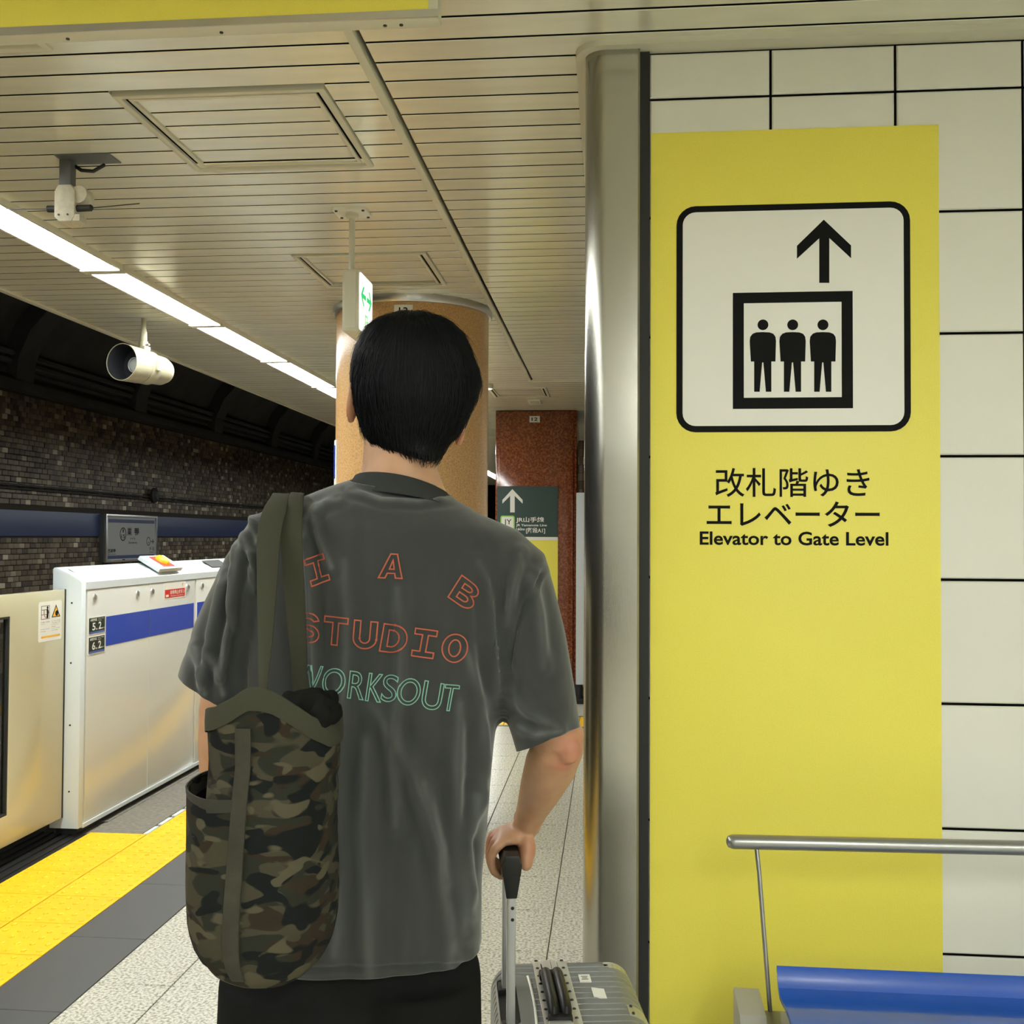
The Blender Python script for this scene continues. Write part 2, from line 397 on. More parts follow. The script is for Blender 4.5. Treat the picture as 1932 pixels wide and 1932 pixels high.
mb = MB(); mb.box(0.067, 0.0905, 2.548, WY+0.006, 0, 2.684); mb.build('joint_seal', M('rubber'), pil)
def offset_path(d):
    p = [(4.0, 2.530 - d), (0.067, 2.530 - d), (-0.016, 2.530 - d)]
    p += [(-0.016 - (0.050+d)*math.sin(a), 2.580 - (0.050+d)*math.cos(a)) for a in [math.radians(9*k) for k in range(1, 11)]] + [(-0.066-d, 8.0)]
    return p
a_, b_ = offset_path(0.0005), offset_path(0.024)
mb = MB(); mb.rings([[(q[0], q[1], 2.684), (p[0], p[1], 2.684), (p[0], p[1], 2.70), (q[0], q[1], 2.70)] for p, q in zip(a_, b_)])
mb.box(0.067, 4.0, 2.5285, 2.5615, 2.6845, 2.6995)
tag(mb.build('trim_3', M('cream_paint'), smooth=30), kind='structure')
# shell behind the camera and to the right, closing the hall
mb = MB(); mb.box(4.0, 4.15, -9, 2.56, -0.008, 2.8); tag(mb.build('wall_right', M('wall_tile')), kind='structure')
mb = MB(); mb.box(-2.95, 4.0, -9.15, -9.0, -0.008, 2.8); tag(mb.build('wall_back', M('wall_tile')), kind='structure')
# ------------------------------------------------------------------ tunnel side
TX = -6.0
mb = MB(); mb.box(TX-0.2, TX-0.012, -9, 34, -1.2, 4.4)
wall_left = tag(mb.build('wall_left', M('mosaic_grout')), kind='structure')
mb = MB(); mb.box(TX-0.2, -2.95, -9, 34, -1.3, -1.1); mb.box(-2.97, -2.95, -9, 34, -1.1, -0.008)
tag(mb.build('track_bed', M('concrete_dark')), kind='structure')
mb = MB(); mb.box(TX, -2.95, 34, 34.2, -1.2, 4.4); mb.box(TX, -2.95, -9.2, -9, -1.2, 4.4); mb.box(TX, -2.6, -9, 34, 4.3, 4.5); mb.box(-2.75, -2.6, -9, 34, 2.82, 4.4); tag(mb.build('tunnel_ceiling', M('concrete_dark')), kind='structure')
for x in (-3.75, -4.82):
    r = tag(MB().box(x-0.035, x+0.035, -9, 34, -1.1, -0.95).build('rail', M('steel')), 'steel running rail on the track bed ' + ('nearer the platform' if x > -4 else 'beside the mosaic wall'), 'rail')
pal = [srgb(*c) for c in ((96,84,66),(106,93,75),(84,71,57),(116,102,84),(76,64,52),(98,88,74),(146,136,116),(178,170,150),(66,56,46),(112,101,88),(60,51,43))]
wts = np.array([5,5,5,4,4,5,2.2,1.2,3,4,2], float); wts /= wts.sum()
TW, TH = 0.098, 0.056
def tint_mesh(me, cols):
    at = me.color_attributes.new('tint', 'FLOAT_COLOR', 'CORNER')
    at.data.foreach_set('color', np.repeat(np.array([(*c, 1) for c in cols], dtype=np.float32), [p.loop_total for p in me.polygons], axis=0).ravel())
_mm = []
for c in pal:
    for dx in (0.0, 0.010):
        mb = MB(); w, h, e = TW-0.005, TH-0.005, 0.004
        mb.rings([[(-0.02,-w/2,-h/2),(-0.02,w/2,-h/2),(-0.02,w/2,h/2),(-0.02,-w/2,h/2)][::1], [(dx,-w/2,-h/2),(dx,w/2,-h/2),(dx,w/2,h/2),(dx,-w/2,h/2)], [(dx+e,-w/2+e,-h/2+e),(dx+e,w/2-e,-h/2+e),(dx+e,w/2-e,h/2-e),(dx+e,-w/2+e,h/2-e)]], cap0=False)
        me = mb.mesh('mosaic_tile', M('mosaic')); tint_mesh(me, [c]*len(me.polygons)); _mm.append(me)
BAND = (1.487, 1.752); near = []; far = []
nz = int((2.96-0.128)/TH)
for iz in range(nz):
    zc = 0.128 + TH*(iz+0.5)
    if BAND[0]-TH*0.55 < zc < BAND[1]+TH*0.55: continue
    proud = 1.93 < zc < 2.42
    for iy in range(int((27-3.602)/TW)):
        yc = 3.602 + TW*(iy+0.5) + (0.5*TW if iz % 2 else 0)
        ci = int(RNG.choice(len(pal), p=wts))
        (near if (yc < 13.5) else far).append((yc, zc, ci, proud))
vis = sorted([t for t in near if t[1] > 1.0], key=lambda t: t[0])
vis = [t for t in vis if t[0] > 9.5 and 1.16 < t[1]][:300]; vs_ = set(vis)
rest = [t for t in near + far if t not in vs_]
for yc, zc, ci, pr in vis:
    o = bpy.data.objects.new('mosaic_tile', _mm[ci*2 + (1 if pr else 0)]); o.location = (TX + 0.003*(ci % 3), yc, zc); link(o, wall_left)
vs, fs, cs = [], [], []
for yc, zc, ci, pr in rest:
    n = len(vs); w, h = TW-0.005, TH-0.006; x = TX + (0.014 if pr else 0.004) + 0.003*(ci % 3)
    for xx in (TX-0.012, x): vs += [(xx,yc-w/2,zc-h/2),(xx,yc+w/2,zc-h/2),(xx,yc+w/2,zc+h/2),(xx,yc-w/2,zc+h/2)]
    fs += [(n+4,n+5,n+6,n+7),(n,n+1,n+5,n+4),(n+1,n+2,n+6,n+5),(n+2,n+3,n+7,n+6),(n+3,n,n+4,n+7)]; cs += [pal[ci]]*5
me = bpy.data.meshes.new('mosaic_tiles'); me.from_pydata(vs, [], fs); me.materials.append(M('mosaic')); tint_mesh(me, cs)
o = tag(bpy.data.objects.new('mosaic_tiles', me), kind='stuff'); link(o, wall_left)
mb = MB(); mb.box(TX-0.02, TX+0.012, -9, 34, BAND[0], BAND[1]); mb.build('blue_band', M('band_blue'), wall_left, bevel=0.002)
mb = MB(); mb.box(TX-0.012, TX+0.10, -9, 34, 2.955, 3.05); mb.box(TX-0.012, TX+0.06, -9, 34, 3.12, 3.16); mb.build('ledge', M('concrete_dark'), wall_left)
mb = MB(); mb.tube([(TX+0.05, -8.9, 2.00), (TX+0.05, 33.9, 2.00)], 0.012, 6); mb.tube([(TX+0.05, -8.9, 1.965), (TX+0.05, 33.9, 1.965)], 0.009, 6)
tag(mb.build('cable', M('rubber')), 'pair of thin black cables clipped along the mosaic wall above the blue band', 'cable')
mb = MB(); mb.lathe((TX+0.066, 13.15, 2.02), [(0.10, 0), (0.10, 0.03), (0.05, 0.06)], axis=(1,0,0), n=16); tag(mb.build('junction_box', M('rubber')), 'black domed junction box on the cables of the mosaic wall', 'box')
# haunch: curved shell panels with ribs between the wall head and the tunnel roof
hp = [(TX+0.02, 3.14), (TX+0.04, 3.35), (TX+0.16, 3.62), (TX+0.42, 3.90), (TX+0.85, 4.14), (TX+1.4, 4.31)]
haunch = tag(MB().rings([[(x, y, z) for y in (-9, 34)] for x, z in hp], closed=False).build('trim_4', M('concrete_dark'), smooth=True), kind='structure')
for k in range(10):
    y = 7.2 + 2.6*k
    MB().rings([[(x, y, z), (x, y+0.32, z), (x+0.14, y+0.32, z-0.10), (x+0.14, y, z-0.10)] for x, z in hp]).build('rib', M('concrete_dark'), haunch)
for z, dx in ((3.22, 0.10), (3.30, 0.12)):
    MB().tube([(TX+dx, -9, z), (TX+dx, 34, z)], 0.03, 6).build('conduit', M('concrete_dark'), haunch)
# ------------------------------------------------------------------ far end of the platform
mb = MB(); mb.box(-0.9, 3.0, 13.0, 13.2, -0.008, 2.8); wall_far = tag(mb.build('wall_far', M('mosaic_grout')), kind='structure')
for i in range(9):
    for j in range(26):
        c = pal[int(RNG.choice(len(pal), p=wts))]
        key = ('far', c)
        if key not in _tm:
            me = MB().box(-0.047, 0.047, -0.006, 0.004, -0.047, 0.047).mesh('mosaic_tile', M('mosaic')); tint_mesh(me, [c]*6); _tm[key] = me
        o = bpy.data.objects.new('mosaic_tile', _tm[key]); o.location = (-0.8+0.1*i, 12.996, 0.15+0.1*j); link(o, wall_far)
# ------------------------------------------------------------------ strip lights
edges = [4.447 + 1.2035*k for k in range(-9, 16)]
names = {3: 'bright fluorescent ceiling strip segment at the left frame edge, nearest of the row', 4: 'second bright fluorescent segment from the left frame edge, above the spotlight',
         5: 'third bright fluorescent segment from the left frame edge, right of the spotlight', 6: 'fourth bright fluorescent segment, ending near the round column', 7: 'farthest fluorescent segment seen left of the round column'}
def strip(x0, x1, y0, y1, label, mat, n):
    t = thing('strip_light', ((x0+x1)/2, (y0+y1)/2, CZ), label, 'ceiling light', 'platform edge strip lights' if n is not None else 'hall ceiling lights')
    z0 = 2.680
    MB().box(x0, x0+0.012, y0+0.003, y1-0.003, z0-0.006, CZ).box(x1-0.012, x1, y0+0.003, y1-0.003, z0-0.006, CZ).box(x0+0.012, x1-0.012, y0+0.003, y1-0.003, z0+0.012, CZ).build('housing', M('cream_paint'), t)
    MB().box(x0+0.012, x1-0.012, y0+0.03, y1-0.03, z0-0.004, z0+0.012).build('diffuser', mat, t)
    for y in (y0+0.002, y1-0.030): MB().box(x0+0.002, x1-0.002, y, y+0.028, z0-0.013, z0+0.0115).build('end_cap', M('cream_paint'), t)
for k in range(len(edges)-1):
    lab = names.get(k - 4 if False else k - 5)
    if lab is None: lab = 'fluorescent strip segment behind the camera' if edges[k] < 3 else 'fluorescent strip segment hidden beyond the round column'
    strip(-2.347, -2.159, edges[k], edges[k+1], lab, M('emit_strip'), k)
def panel_light(x0, x1, y0, y1, label):
    t = thing('ceiling_light', ((x0+x1)/2, (y0+y1)/2, CZ), label, 'ceiling light', 'hall ceiling lights')
    MB().ring_prism([(x0,y0),(x1,y0),(x1,y1),(x0,y1)], [(x0+0.02,y0+0.02),(x1-0.02,y0+0.02),(x1-0.02,y1-0.02),(x0+0.02,y1-0.02)], (0,0,CZ-0.012), (1,0,0), (0,1,0), 0, 0.03).build('frame', M('cream_paint'), t)
    MB().box(x0+0.02, x1-0.02, y0+0.02, y1-0.02, CZ-0.006, CZ+0.01).build('diffuser', M('emit_back'), t)
for y in (-1.0, -2.6, -4.2, -5.8, -7.4):
    for x in (0.9, 2.5): panel_light(x, x+0.30, y-0.65, y+0.65, 'recessed ceiling light behind the camera over the hall')
# ------------------------------------------------------------------ yellow lift sign on the tiled wall
M('emit_sign', (0.9,0.9,0.88), emit=((1.0,1.0,0.93), 0.42))
M('emit_green', srgb(20,120,60), emit=((0.03,0.50,0.16), 0.5))
M('emit_green_pale', srgb(100,190,110), emit=((0.30,0.75,0.32), 0.40))
M('sign_green', srgb(40,66,62), rough=0.35)
M('print_red', srgb(205,40,34), rough=0.4); M('print_blue', srgb(70,100,170), rough=0.4); M('print_yellow', srgb(236,176,40), rough=0.4)
M('jy_green', srgb(150,205,80), rough=0.4)
XU, YU, ZU = (1,0,0), (0,1,0), (0,0,1)
def wq(px, py, y=WY):
    p = PY(px, py, y); return (p.x, p.z)
def wbox(x0, y0, x1, y1, y=WY):
    a, b, c, d = wq(x0, y1, y), wq(x1, y1, y), wq(x0, y0, y), wq(x1, y0, y)
    return ((a[0]+c[0])/2, (a[1]+b[1])/2, (b[0]+d[0])/2, (c[1]+d[1])/2)
O = (0, WY-0.003, 0)
sg = thing('lift_sign', (0.435, WY, 0.02), 'tall yellow lift sign panel on the tiled wall with lift pictogram and Japanese lettering', 'sign')
x0, x1 = wq(1226.5, 1100)[0], wq(1774.5, 1100)[0]; zt = wbox(1228, 244, 1771, 300)[3]
MB().box(x0, x1, WY-0.003, WY-0.0001, 0.02, zt).build('panel', M('sign_yellow'), sg, bevel=0.0008)
b = wbox(1276, 385.5, 1717, 815)
rr = 0.046; bw = 0.0150
MB().ring_prism(rrect(*b, rr), rrect(b[0]+bw, b[1]+bw, b[2]-bw, b[3]-bw, rr-bw), O, XU, ZU, 0, 0.0012).build('border', M('ink'), sg)
MB().prism(rrect(b[0]+bw-0.001, b[1]+bw-0.001, b[2]-bw+0.001, b[3]-bw+0.001, rr-bw), O, XU, ZU, 0, 0.0009).build('white_field', M('sign_white'), sg)
ar = [(1553.6,415.4),(1605,464),(1605,488),(1564,450),(1564,534.5),(1545,534.5),(1545,450.5),(1503,489),(1503,464.7)]
MB().prism([wq(*p) for p in ar], O, XU, ZU, 0.0009, 0.0014).build('arrow', M('ink'), sg)
bo = wbox(1382.3, 551.5, 1608.3, 771.3); bi = wbox(1403, 571.5, 1587.3, 750.3)
c4 = lambda b: [(b[0],b[1]),(b[2],b[1]),(b[2],b[3]),(b[0],b[3])]
MB().ring_prism(c4(bo), c4(bi), O, XU, ZU, 0.0009, 0.0014).build('lift_frame', M('ink'), sg)
for cx in (1439, 1495, 1552):
    mb = MB(); k = 0.3675; ox = cx - 515*k; oy = 350
    hx, hz = wq(cx, 613.5); mb.prism(circ(hx, hz, 0.0128, 28), O, XU, ZU, 0.0009, 0.0014)
    body = [(470,1060),(470,905),(453,905),(447,800),(450,778),(462,763),(480,756),(515,754),(550,756),(568,763),(579,778),(582,800),(579,905),(558,905),(558,1060),(530,1060),(517,910),(511,910),(498,1060)]
    mb.prism([wq(ox + u*k, oy + v*k) for u, v in body], O, XU, ZU, 0.0009, 0.0014)
    mb.build('figure', M('ink'), sg)
lettering('lettering', '改札階ゆき', O, XU, ZU, wbox(1349, 883, 1640, 938), M('ink'), sg, 0.0008, bold=0.006)
lettering('lettering', 'エレベーター', O, XU, ZU, wbox(1333, 946, 1659, 994), M('ink'), sg, 0.0008, bold=0.010)
lettering('lettering', 'Elevator to Gate Level', O, XU, ZU, wbox(1320, 1003, 1675.5, 1029), M('ink'), sg, 0.0008, bold=0.02)
# ------------------------------------------------------------------ overhead hanging sign, top left
oy = 2.085; ob = 2.556
os_ = thing('overhead_sign', (-1.3, oy+0.02, ob), 'long yellow overhead sign hung under the ceiling at the top left frame edge', 'sign')
xr = (815-1150)/1980*oy
MB().box(-2.19, xr, oy, oy+0.042, ob, 2.699).build('casing', M('cream_paint'), os_, bevel=0.003)
MB().box(-2.18, xr-0.02, oy-0.003, oy, ob+0.016, 2.699).build('face', M('sign_yellow'), os_)
MB().box(-2.19, xr, oy-0.004, oy, ob, ob+0.016).build('lower_rail', M('steel'), os_)
for px in (65, 382, 710, 742):
    MB().lathe(((px-1150)/1980*(oy+0.02), oy+0.024, ob-0.002), [(0.004, 0), (0.004, 0.004)], n=8).build('screw', M('dark_metal'), os_)
# ------------------------------------------------------------------ round granite column 13
cx, cy, cr = -1.052, 5.485, 0.402
cl = thing('round_column', (cx, cy, 0), 'round tan granite column number 13 behind the man', 'column')
MB().lathe((cx, cy, 0), [(cr, 0.10), (cr, 2.665)], n=96).build('shaft', M('tan_granite'), cl, smooth=40)
MB().lathe((cx, cy, 0), [(cr+0.012, 2.662), (cr+0.02, 2.672), (cr+0.02, 2.70)], n=96).build('collar', M('steel'), cl, smooth=40)
MB().lathe((cx, cy, 0), [(cr+0.006, 0), (cr+0.006, 0.10), (cr-0.002, 0.105)], n=96).build('base_ring', M('stainless'), cl, smooth=40)
def arc_plate(a0, a1, z0, z1, r0, r1, n=14):
    A = [math.radians(a0 + (a1-a0)*k/n) for k in range(n+1)]
    return MB().rings([[(cx+r0*math.cos(a), cy+r0*math.sin(a), z0), (cx+r1*math.cos(a), cy+r1*math.sin(a), z0), (cx+r1*math.cos(a), cy+r1*math.sin(a), z1), (cx+r0*math.cos(a), cy+r0*math.sin(a), z1)] for a in A])
pl = thing('number_plate', (cx+0.03, cy-cr, 2.5), 'small white number plate high on the round tan column above the man', 'sign')
arc_plate(267.5, 280.5, 2.575, 2.645, cr, cr+0.004, 6).build('plate', M('sign_white'), pl)
pa = math.radians(274)
lettering('lettering', '13', (cx+(cr+0.006)*math.cos(pa), cy+(cr+0.006)*math.sin(pa), 2.61), (math.cos(pa+math.pi/2), math.sin(pa+math.pi/2), 0), ZU, (-0.022,-0.022,0.022,0.022), M('ink'), pl, 0.0, bold=0.012)
sp = thing('column_sign', (cx-cr, cy, 1.5), 'white and blue station name plate curved round the left side of the tan column', 'sign')
arc_plate(96, 208, 1.45, 2.00, cr, cr+0.006, 20).build('plate', M('sign_white'), sp, smooth=30)
arc_plate(100, 204, 1.80, 1.972, cr+0.005, cr+0.008, 20).build('blue_band', M('gate_blue'), sp, smooth=30)
# ------------------------------------------------------------------ red granite pillar 12 and its signs
p12 = thing('granite_pillar', (-0.708, 10.25, 0), 'square red-brown granite pillar number 12 beyond the man', 'pillar')
MB().box(-1.093, -0.323, 9.87, 10.63, 0.12, 2.70).build('shaft', M('red_granite'), p12, bevel=0.012)
MB().box(-1.06, -0.356, 9.855, 9.871, 0.14, 2.69).build('front_slab', M('red_granite'), p12, bevel=0.003)
MB().box(-1.10, -0.316, 9.86, 10.64, 0.0, 0.12).build('plinth', M('concrete_dark'), p12)
FY = 9.854
def fb(*a): return wbox(*a, FY)
np_ = thing('number_plate', (-0.70, FY, 2.58), 'small white number plate high on the red granite pillar', 'sign')
b = fb(999, 785, 1018.5, 797); MB().box(b[0], b[2], FY-0.004, FY, b[1], b[3]).build('plate', M('sign_white'), np_)
lettering('lettering', '12', (0, FY-0.005, 0), XU, ZU, (b[0]+0.02, b[1]+0.014, b[2]-0.02, b[3]-0.014), M('ink'), np_, 0.0006, bold=0.02)
gs = thing('wayfinding_sign', (-0.79, FY, 1.5), 'dark green transfer sign with white arrow on the red granite pillar', 'sign')
b = fb(938, 917.5, 1052.5, 1012.5); MB().box(b[0], b[2], FY-0.006, FY, b[1], b[3]).build('panel', M('sign_green'), gs)
q = lambda px, py: wq(px, py, FY)
O2 = (0, FY-0.006, 0)
k = 220/945
ar = [(287,957),(370,1045),(370,1075),(306,1012),(306,1146),(269,1146),(269,1012),(206,1075),(206,1045)]
MB().prism([q(900+u*k, 700+v*k) for u, v in ar], O2, XU, ZU, 0, 0.001).build('arrow', M('sign_white'), gs)
bb = fb(900+190*k, 700+1172*k, 900+306*k, 700+1293*k)
MB().prism(rrect(*bb, 0.02), O2, XU, ZU, 0, 0.0008).build('line_badge', M('jy_green'), gs)
MB().prism(rrect(bb[0]+0.012, bb[1]+0.012, bb[2]-0.012, bb[3]-0.012, 0.012), O2, XU, ZU, 0, 0.0012).build('badge_field', M('sign_white'), gs)
lettering('lettering', 'JY', O2, XU, ZU, (bb[0]+0.034, bb[1]+0.042, bb[2]-0.030, bb[3]-0.034), M('ink'), gs, 0.0018)
lettering('lettering', 'JR山手線', O2, XU, ZU, fb(900+317*k, 700+1183*k, 900+544*k, 700+1232*k), M('sign_white'), gs, 0.001, bold=0.02)
lettering('lettering', 'JR Yamanote Line', O2, XU, ZU, fb(900+317*k, 700+1240*k, 900+566*k, 700+1264*k), M('sign_white'), gs, 0.001, bold=0.02)
lettering('lettering', '160m', O2, XU, ZU, fb(900+317*k, 700+1270*k, 900+388*k, 700+1292*k), M('sign_white'), gs, 0.001, bold=0.02)
lettering('lettering', '[階段A1]', O2, XU, ZU, fb(900+398*k, 700+1270*k, 900+552*k, 700+1318*k), M('sign_white'), gs, 0.001, bold=0.02)
ys = thing('exit_guide_sign', (-0.79, FY, 0.75), 'yellow sign with white top edge below the green sign on the red pillar', 'sign')
b = fb(938, 1019, 1052.5, 1100); MB().box(b[0], b[2], FY-0.006, FY, 0.55, b[3]).build('panel', M('sign_yellow'), ys)
MB().box(b[0], b[2], FY-0.008, FY, b[3], b[3]+0.03).build('white_edge', M('sign_white'), ys)
lettering('lettering', 'A1 Gate', O2, XU, ZU, fb(1000, 1108, 1045, 1116.5), M('ink'), ys, 0.001)
wp = thing('white_panel', (-0.12, 9.62, 0), 'white free standing panel on black feet at the edge of the steel post', 'board')
MB().box(-0.318, 0.28, 9.60, 9.66, 0.16, 1.91).build('panel', M('white_paint'), wp, bevel=0.01)
for x in (-0.29, 0.23):
    MB().box(x-0.03, x+0.05, 9.50, 9.76, 0.0, 0.04).build('foot', M('rubber'), wp, bevel=0.006)
    MB().cyl((x+0.01, 9.63, 0.04), (x+0.01, 9.63, 0.17), 0.025, 10).build('leg', M('rubber'), wp, smooth=40)
dl = thing('ceiling_spot', (-0.975, 8.168, CZ), 'tiny lit ceiling spot just right of the round column', 'ceiling light')
MB().lathe((-0.975, 8.168, CZ-0.02), [(0.045, -0.015), (0.05, 0.0), (0.05, 0.02)], n=20).build('ring', M('cream_paint'), dl, smooth=40)
MB().lathe((-0.975, 8.168, CZ-0.02), [(0.040, -0.020), (0.044, -0.008)], n=20).build('lens', M('emit_sign'), dl)
vp = thing('ceiling_plate', (-0.675, 9.216, CZ), 'small pale plate on the ceiling before the red pillar', 'plate')
MB().box(-0.73, -0.62, 9.06, 9.36, CZ-0.012, CZ).build('cover', M('sign_white'), vp, bevel=0.004); MB().box(-0.71, -0.64, 9.12, 9.30, CZ-0.015, CZ-0.012).build('inlay', M('cream_paint'), vp)
# ------------------------------------------------------------------ hanging exit sign
ex = thing('exit_sign', (-0.946, 3.845, 2.25), 'small square lit exit sign with green arrows hanging edge on from a rod', 'sign')
X0, X1, Y0, Y1, Z0, Z1 = -0.982, -0.917, 3.745, 3.955, 2.252, 2.478
MB().box(X0, X1-0.004, Y0, Y1, Z0, Z1).build('casing', M('cream_paint'), ex, bevel=0.004)
MB().box(X0+0.010, X1-0.014, Y0-0.0015, Y0, Z0+0.01, Z1-0.01).build('end_plate', M('cream_paint'), ex)
O3 = (X1-0.004, 0, 0)
MB().prism(rrect(Y0+0.008, Z0+0.008, Y1-0.006, Z1-0.008, 0.010), O3, YU, ZU, 0, 0.004).build('lit_face', M('emit_sign'), ex)
def hz(y, z): return (Y0 + y*(Y1-Y0), Z0 + z*(Z1-Z0))
O4 = (X1, 0, 0)
for s in (0, 1):
    pts = [(0.10,0.61),(0.26,0.77),(0.34,0.77),(0.22,0.648),(0.46,0.648),(0.46,0.572),(0.22,0.572),(0.34,0.45),(0.26,0.45)]
    if s: pts = [(1.0-u, v) for u, v in pts]
    MB().prism([hz(*p) for p in pts], O4, YU, ZU, 0, 0.0008).build('arrow', M('emit_green'), ex)
mb = MB(); mb.ring_prism(c4(hz(0.40,0.10)+hz(0.62,0.34)), c4(hz(0.445,0.15)+hz(0.575,0.30)), O4, YU, ZU, 0, 0.0008); mb.prism([hz(0.42,0.21), hz(0.60,0.21), hz(0.60,0.24), hz(0.42,0.24)], O4, YU, ZU, 0, 0.0007)
mb.build('pictogram', M('emit_green_pale'), ex)
MB().cyl((-0.955, 3.775, Z1), (-0.955, 3.775, CZ-0.008), 0.011, 14).build('rod', M('cream_paint'), ex, smooth=40)
MB().lathe((-0.955, 3.775, CZ-0.03), [(0.013, 0), (0.024, 0.008), (0.024, 0.022)], n=16).build('rod_collar', M('cream_paint'), ex, smooth=40)
MB().prism([(-1.018+0.008,3.722),(-0.892-0.008,3.722),(-0.892,3.73),(-0.892,3.822),(-0.90,3.83),(-1.01,3.83),(-1.018,3.822),(-1.018,3.73)], (0,0,CZ-0.009), XU, YU, 0, 0.009).build('ceiling_plate', M('sign_white'), ex)
for x, y in ((-1.005,3.735),(-0.905,3.735),(-0.905,3.818),(-1.005,3.818)):
    MB().lathe((x, y, CZ-0.013), [(0.005,0),(0.006,0.004)], n=8).build('screw', M('dark_metal'), ex)
# ------------------------------------------------------------------ ceiling sensor with side rods
cv = thing('ceiling_sensor', (-1.71, 3.18, CZ), 'dusty white sensor on a grey bracket under the ceiling with black side rods', 'camera')
M('dusty_white', srgb(196,190,172), rough=0.7, noise=(60, 0.85, 1.05)); M('grey_metal', srgb(96,98,100), rough=0.5, metal=0.2)
MB().box(-1.752, -1.572, 3.13, 3.215, CZ-0.004, CZ).build('base_plate', M('grey_metal'), cv)
x_, y_ = -1.735, 3.17
MB().box(x_-0.019, x_+0.019, y_-0.004, y_, 2.585, CZ-0.004).build('bracket', M('grey_metal'), cv, bevel=0.001)
MB().box(x_+0.015, x_+0.019, y_, y_+0.03, 2.585, CZ-0.004).build('bracket_flange', M('grey_metal'), cv)
pr = [(-0.034,-0.062),(-0.018,-0.078),(0.022,-0.078),(0.034,-0.062),(0.034,0.02),(0.020,0.040),(-0.022,0.040),(-0.034,0.02)]
MB().prism(pr, (x_+0.002, y_-0.004, 2.575), XU, ZU, -0.075, 0.004).build('body', M('dusty_white'), cv, bevel=0.004)
MB().cyl((x_+0.044, y_+0.05, 2.585), (x_+0.044, y_-0.0, 2.585), 0.028, 16).build('lens_barrel', M('dusty_white'), cv, smooth=40)
MB().box(x_+0.028, x_+0.052, y_-0.006, y_+0.03, 2.498, 2.520).build('flap', M('dusty_white'), cv, bevel=0.003)
for sx, L in ((-1, 0.035), (1, 0.052)):
    xa = x_+0.002+sx*0.033
    MB().tube([(xa, y_+0.01, 2.542), (xa+sx*L*0.9, y_+0.01, 2.543), (xa+sx*L, y_+0.01, 2.543)], [0.011, 0.011, 0.006], 12).build('rod_grip', M('rubber'), cv, smooth=40)
    MB().cyl((xa+sx*L, y_+0.01, 2.543), (xa+sx*(L+0.155), y_+0.01, 2.547+0.006*(sx > 0)), 0.0018, 6).build('rod', M('dark_metal'), cv)
MB().tube([(x_+0.01, 3.20, CZ-0.01), (x_+0.04, 3.195, CZ-0.03), (x_+0.08, 3.195, CZ-0.034), (x_+0.12, 3.19, CZ-0.016)], 0.006, 8).build('cable', M('rubber'), cv, smooth=True)
for dx, dz in ((-0.012, 2.598), (0.012, 2.600), (-0.016, 2.518), (0.014, 2.518)):
    yy = y_-0.006 if dz > 2.55 else y_-0.0095
    MB().cyl((x_+dx, yy-0.001, dz), (x_+dx, yy+0.004, dz), 0.0032, 8).build('screw', M('dark_metal'), cv)
# ------------------------------------------------------------------ spotlight
spx, spy = -2.576, 5.56
sl = thing('spotlight', (spx, spy, CZ), 'cream cylindrical spotlight with open hood hanging over the platform edge', 'spotlight')
M('aged_cream', srgb(150,145,122), rough=0.35); M('lens_glass', (0.55,0.58,0.56), rough=0.08, spec=0.8, coat=0.5); M('hood_black', (0.01,0.011,0.014), rough=0.5)
ax = Vector((-0.24, -0.96, 0.0)).normalized(); c0 = Vector((spx+0.02, spy-0.02, 2.425))
MB().lathe((spx, spy, CZ-0.135), [(0.016,0),(0.019,0.015),(0.019,0.055),(0.014,0.075),(0.014,0.135)], n=16).build('stem', M('aged_cream'), sl, smooth=40)
MB().lathe((spx, spy, CZ-0.17), [(0.024,0),(0.024,0.04)], n=16).build('clamp', M('aged_cream'), sl, smooth=40)
MB().cyl((spx+0.02, spy-0.01, CZ-0.15), (spx+0.042, spy-0.02, CZ-0.15), 0.006, 8).build('clamp_screw', M('steel'), sl)
MB().lathe(c0, [(0.045,-0.180),(0.066,-0.165),(0.080,-0.130),(0.084,-0.02)], axis=ax, n=32).build('rear_housing', M('aged_cream'), sl, smooth=40)
MB().lathe(c0, [(0.093,-0.025),(0.093,0.045)], axis=ax, n=32).build('band', M('aged_cream'), sl, smooth=40)
MB().lathe(c0, [(0.087,0.040),(0.096,0.055),(0.100,0.190),(0.097,0.190),(0.092,0.06)], axis=ax, n=32, cap0=False, cap1=False).build('hood', M('aged_cream'), sl, smooth=40)
MB().lathe(c0, [(0.0955,0.188),(0.0915,0.062),(0.036,0.060)], axis=ax, n=32, cap0=False, cap1=False).build('hood_lining', M('hood_black'), sl, smooth=40)
MB().lathe(c0, [(0.044,0.058),(0.043,0.075),(0.034,0.088),(0.018,0.095),(0.004,0.097)], axis=ax, n=28).build('lens', M('lens_glass'), sl, smooth=40)
for rr_ in (0.040, 0.028):
    MB().lathe(c0, [(rr_,0.082),(rr_+0.002,0.090),(rr_-0.003,0.092)], axis=ax, n=28, cap0=False, cap1=False).build('lens_ring', M('lens_glass'), sl, smooth=40)
side = ax.cross(Vector((0,0,1)))
for s in (-1, 1):
    MB().cbox(c0 + side*(0.096*s) + ax*0.01, (0.03, 0.014, 0.05), ax, side, ZU).build('latch', M('aged_cream'), sl, bevel=0.003)
MB().cbox(c0 + Vector((0,0,0.10)), (0.05, 0.03, 0.03), ax, side, ZU).build('yoke', M('aged_cream'), sl, bevel=0.003)
